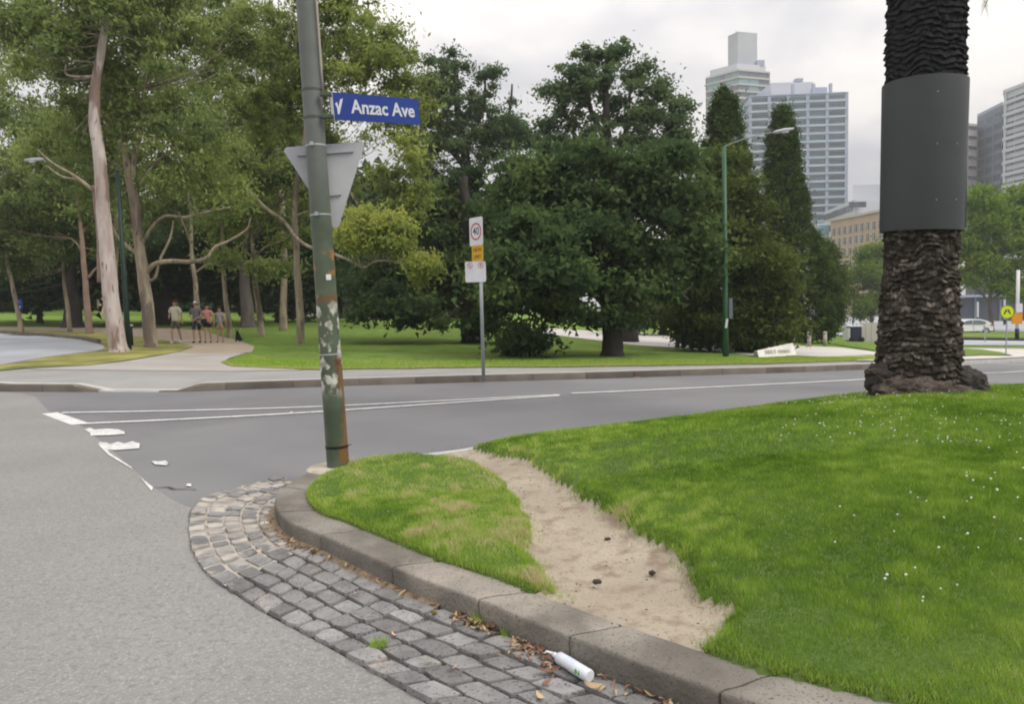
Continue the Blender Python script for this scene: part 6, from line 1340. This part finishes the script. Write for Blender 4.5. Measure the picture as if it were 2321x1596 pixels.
for k in range(4): MB().box(p + Vector(((k - 1.2) * 13 * s_, 0, 22 * s_)), (12.3 * s_, .08, 44 * s_)).build('panel', M['plaza'], e)
# ================================================================== PEOPLE
def skin(name, verts, edges, radii, m, parent, sub=1):
    me = bpy.data.meshes.new(name); me.from_pydata([tuple(v) for v in verts], edges, []); o = bpy.data.objects.new(name, me); COL.objects.link(o)
    md = o.modifiers.new('s', 'SKIN'); sv = me.skin_vertices[0].data
    for i, r in enumerate(radii): rr = r if isinstance(r, tuple) else (r, r); sv[i].radius = rr
    sv[0].use_root = True
    if sub: s2 = o.modifiers.new('u', 'SUBSURF'); s2.levels = sub; s2.render_levels = sub
    dg = bpy.context.evaluated_depsgraph_get(); m2 = bpy.data.meshes.new_from_object(o.evaluated_get(dg)); bpy.data.objects.remove(o); m2.name = name; m2.materials.clear()
    return link(name, m2, m, parent, smooth=True)
M['skin'] = mat('skin', (.45, .26, .18), .6); M['hair_brown'] = mat('hair_brown', (.10, .045, .03), .7); M['hair_dark'] = mat('hair_dark', (.03, .02, .02), .7)
def person(px, py, label, hgt, top, bottom, hair, shoes, rz, cap=None, long_hair=False, top_len=0, stride=.12, pose='swing', shorts=.46, bag=None):
    p = W(px, py, .16); e = empty('person', tuple(p), label, 'person'); k = hgt / 1.75; T = Matrix.Translation(p) @ Matrix.Rotation(rz, 4, 'Z') @ Matrix.Scale(k, 4)
    q = lambda x, y, z: T @ Vector((x, y, z)); s = stride
    arm = {'swing': ((-.19, .0, 1.42), (-.25, .04, 1.15), (-.25, -.08, .92), (.19, 0, 1.42), (.26, -.03, 1.15), (.25, .10, .92)), 'front': ((-.19, 0, 1.42), (-.27, .02, 1.17), (-.10, -.20, 1.03), (.19, 0, 1.42), (.27, .02, 1.17), (.08, -.20, 1.03)), 'bend': ((-.18, 0, 1.42), (-.24, .0, 1.17), (-.16, -.18, 1.08), (.18, 0, 1.42), (.25, .03, 1.15), (.26, .05, .90))}[pose]
    J = [(0, 0, .95), (0, .01, 1.12), (0, .01, 1.32), (0, .01, 1.43), (0, 0, 1.52), (0, -.01, 1.60), (0, -.01, 1.70),
         (-.09, 0, .90), (-.10, -s * .6, .50), (-.10, -s * .5, .09), (-.10, -s * .5 - .14, .045), (.09, 0, .90), (.10, s * .3, .50), (.10, s, .10), (.10, s - .14, .05)] + list(arm)
    E = [(0, 1), (1, 2), (2, 3), (3, 4), (4, 5), (5, 6), (0, 7), (7, 8), (8, 9), (9, 10), (0, 11), (11, 12), (12, 13), (13, 14), (3, 15), (15, 16), (16, 17), (3, 18), (18, 19), (19, 20)]
    r = [(.13, .10), (.12, .09), (.145, .095), (.10, .075), .052, (.075, .085), (.07, .08), .085, .058, .036, .035, .085, .058, .036, .035, .05, .04, .028, .05, .04, .028]
    r = [tuple(a * k for a in x) if isinstance(x, tuple) else x * k for x in r]
    body = skin('body', [q(*j) for j in J], E, r, M['skin'], e)
    # hands: palm, four fingers and a thumb each
    for w_, el_ in ((17, 16), (20, 19)):
        a, b_ = Vector(J[w_]), Vector(J[el_]); d = (a - b_).normalized(); sd_ = d.cross(Vector((1, 0, 0))).normalized(); b = MB(); b.tube([q(*a), q(*(a + d * .05)), q(*(a + d * .09))], [.028 * k, .038 * k, .034 * k], 8)
        for f in range(4): st_ = a + d * .085 + sd_ * (f - 1.5) * .018; ln_ = (.06, .072, .066, .05)[f]; b.tube([q(*st_), q(*(st_ + d * ln_ * .6)), q(*(st_ + d * ln_ + Vector((0, -.012, 0))))], [.0085 * k, .008 * k, .006 * k], 5)
        th = a + d * .03 + sd_ * -.03; b.tube([q(*th), q(*(th - sd_ * .02 + d * .03)), q(*(th - sd_ * .022 + d * .055))], [.010 * k, .009 * k, .007 * k], 5); b.build('hand', M['skin'], body, smooth=True)
    # face
    for sx_ in (-1, 1): MB().box(q(sx_ * .03, -.088, 1.645), (.018 * k, .012, .010)).build('eye', M['sign_black'], body); MB().box(q(sx_ * .082, 0, 1.63), (.018 * k, .035, .055)).build('ear', M['skin'], body)
    MB().tube([q(0, -.085, 1.64), q(0, -.108, 1.612), q(0, -.088, 1.605)], [.008, .014, .008], 6).build('nose', M['skin'], body); MB().box(q(0, -.086, 1.578), (.045 * k, .01, .009)).build('mouth', M['sign_red'], body)
    hp = [q(0, .03, 1.68), q(0, .02, 1.74)]
    if long_hair: skin('hair', [q(0, .035, 1.70), q(0, .02, 1.76), q(0, .085, 1.60), q(0, .10, 1.42)], [(0, 1), (0, 2), (2, 3)], [.088 * k, .06 * k, .07 * k, .04 * k], hair, e)
    else: skin('hair', [q(0, .025, 1.70), q(0, .005, 1.755), q(0, .07, 1.63)], [(0, 1), (0, 2)], [.088 * k, .065 * k, .045 * k], hair, e)
    if cap: MB().tube([q(0, .0, 1.70), q(0, .0, 1.76), q(0, 0, 1.795)], [.105 * k, .095 * k, .03 * k], 14).build('cap', cap, e, smooth=True)
    # shirt with sleeves, shorts
    tz = .86 - top_len
    skin('shirt', [q(0, .01, tz), q(0, .01, 1.08), q(0, .01, 1.32), q(0, .01, 1.44), q(0, .01, 1.475), q(*Vector(arm[0])), q(*(Vector(arm[0]).lerp(Vector(arm[1]), .8))), q(*Vector(arm[3])), q(*(Vector(arm[3]).lerp(Vector(arm[4]), .8)))], [(0, 1), (1, 2), (2, 3), (3, 4), (3, 5), (5, 6), (3, 7), (7, 8)], [(.185 * k, .135 * k), (.175 * k, .125 * k), (.185 * k, .125 * k), (.12 * k, .09 * k), (.065 * k, .06 * k), .075 * k, .078 * k, .075 * k, .078 * k], top, e)
    J2 = [Vector(x) for x in J]; skin('shorts', [q(0, 0, .96), q(0, 0, .88), q(*J2[7]), q(*J2[7].lerp(J2[8], shorts / .46 * .85)), q(*J2[11]), q(*J2[11].lerp(J2[12], shorts / .46 * .85))], [(0, 1), (1, 2), (2, 3), (1, 4), (4, 5)], [(.15 * k, .115 * k), (.14 * k, .11 * k), .10 * k, .098 * k, .10 * k, .098 * k], bottom, e)
    for a, b_ in ((9, 10), (13, 14)): skin('shoe', [q(J[a][0], J[a][1] + .03, .05), q(J[a][0], J[a][1] - .06, .045), q(J[b_][0], J[b_][1] - .01, .04)], [(0, 1), (1, 2)], [.05 * k, .048 * k, .04 * k], shoes, e)
    if bag: MB().box(q(-.12, -.16, 1.0), (.26 * k, .12 * k, .2 * k)).build('bag', bag, e, bevel=.03)
    return e
CL = lambda n, c: mat('cloth_' + n, c, .9)
person(400, 778, 'person in a baggy cream t-shirt, olive shorts and white shoes, leftmost walker', 1.63, CL('cream', (.62, .60, .47)), CL('olive', (.10, .095, .07)), M['hair_brown'], M['sign_white'], -.1, top_len=.06, stride=.22, pose='bend')
person(447, 777, 'person in a grey t-shirt, dark shorts and white cap, hands held in front', 1.57, CL('grey', (.17, .165, .185)), CL('charcoal', (.035, .04, .045)), M['hair_dark'], M['black_metal'], .0, cap=M['sign_white'], pose='front', shorts=.5)
person(472, 777, 'person in a salmon top with long dark hair, black bag and short shorts', 1.48, CL('salmon', (.55, .25, .22)), CL('black', (.015, .015, .025)), M['hair_dark'], M['black_metal'], .2, long_hair=True, pose='swing', shorts=.30, bag=CL('black', (.015, .015, .025)))
person(500, 776, 'person in a mottled lilac-grey top and tan shorts, rightmost walker', 1.37, mat('cloth_mottled', (.24, .20, .22), .9, (.50, .48, .50), 14, 3), CL('tan', (.38, .25, .16)), M['hair_brown'], CL('tan2', (.25, .18, .12)), -.1, long_hair=True, stride=.1, shorts=.42)
# small black dog sitting at the edge of the path
p = W(540, 775, .16); e = empty('dog', tuple(p), 'small black dog sitting upright at the path edge right of the walkers', 'dog'); q = lambda x, y, z: p + Vector((x, y, z))
M['fur'] = mat('black_fur', (.010, .010, .011), .9)
dg_ = skin('body', [q(0, .06, .12), q(0, .0, .26), q(0, -.04, .36), q(0, -.09, .42), q(0, -.17, .40), q(-.06, -.05, .16), q(-.06, -.08, .02), q(.06, -.05, .16), q(.06, -.08, .02), q(-.09, .08, .10), q(-.09, -.04, .03), q(.09, .08, .10), q(.09, -.04, .03)], [(0, 1), (1, 2), (2, 3), (3, 4), (1, 5), (5, 6), (1, 7), (7, 8), (0, 9), (9, 10), (0, 11), (11, 12)], [.105, .095, .06, .065, .03, .03, .022, .03, .022, .055, .03, .055, .03], M['fur'], e)
for s in (-1, 1): MB().tube([q(s * .045, -.07, .46), q(s * .06, -.06, .54)], [.025, .006], 6).build('ear', M['fur'], dg_)
MB().tube([q(0, .13, .05), q(.05, .22, .05), q(.12, .27, .12)], [.025, .02, .01], 6).build('tail', M['fur'], dg_)
MB().box(q(0, -.205, .41), (.02, .02, .015)).build('nose', M['sign_black'], dg_)
# ================================================================== HAZE
hz = MB().box((60, 330, 62), (1000, 740, 136)).build('haze', nmat('haze_air', lambda t, o: None), kind='stuff')
_t = MATS['haze_air'].node_tree; _v = _t.nodes.new('ShaderNodeVolumePrincipled'); _v.inputs['Color'].default_value = (.93, .95, 1, 1); _v.inputs['Density'].default_value = 0.0006; _v.inputs['Anisotropy'].default_value = 0.2
_t.links.new(_v.outputs[0], [n for n in _t.nodes if n.type == 'OUTPUT_MATERIAL'][0].inputs['Volume'])
cy.volume_bounces = 0; hz.data.materials[0].volume_intersection_method = 'FAST' if hasattr(hz.data.materials[0], 'volume_intersection_method') else 'FAST'
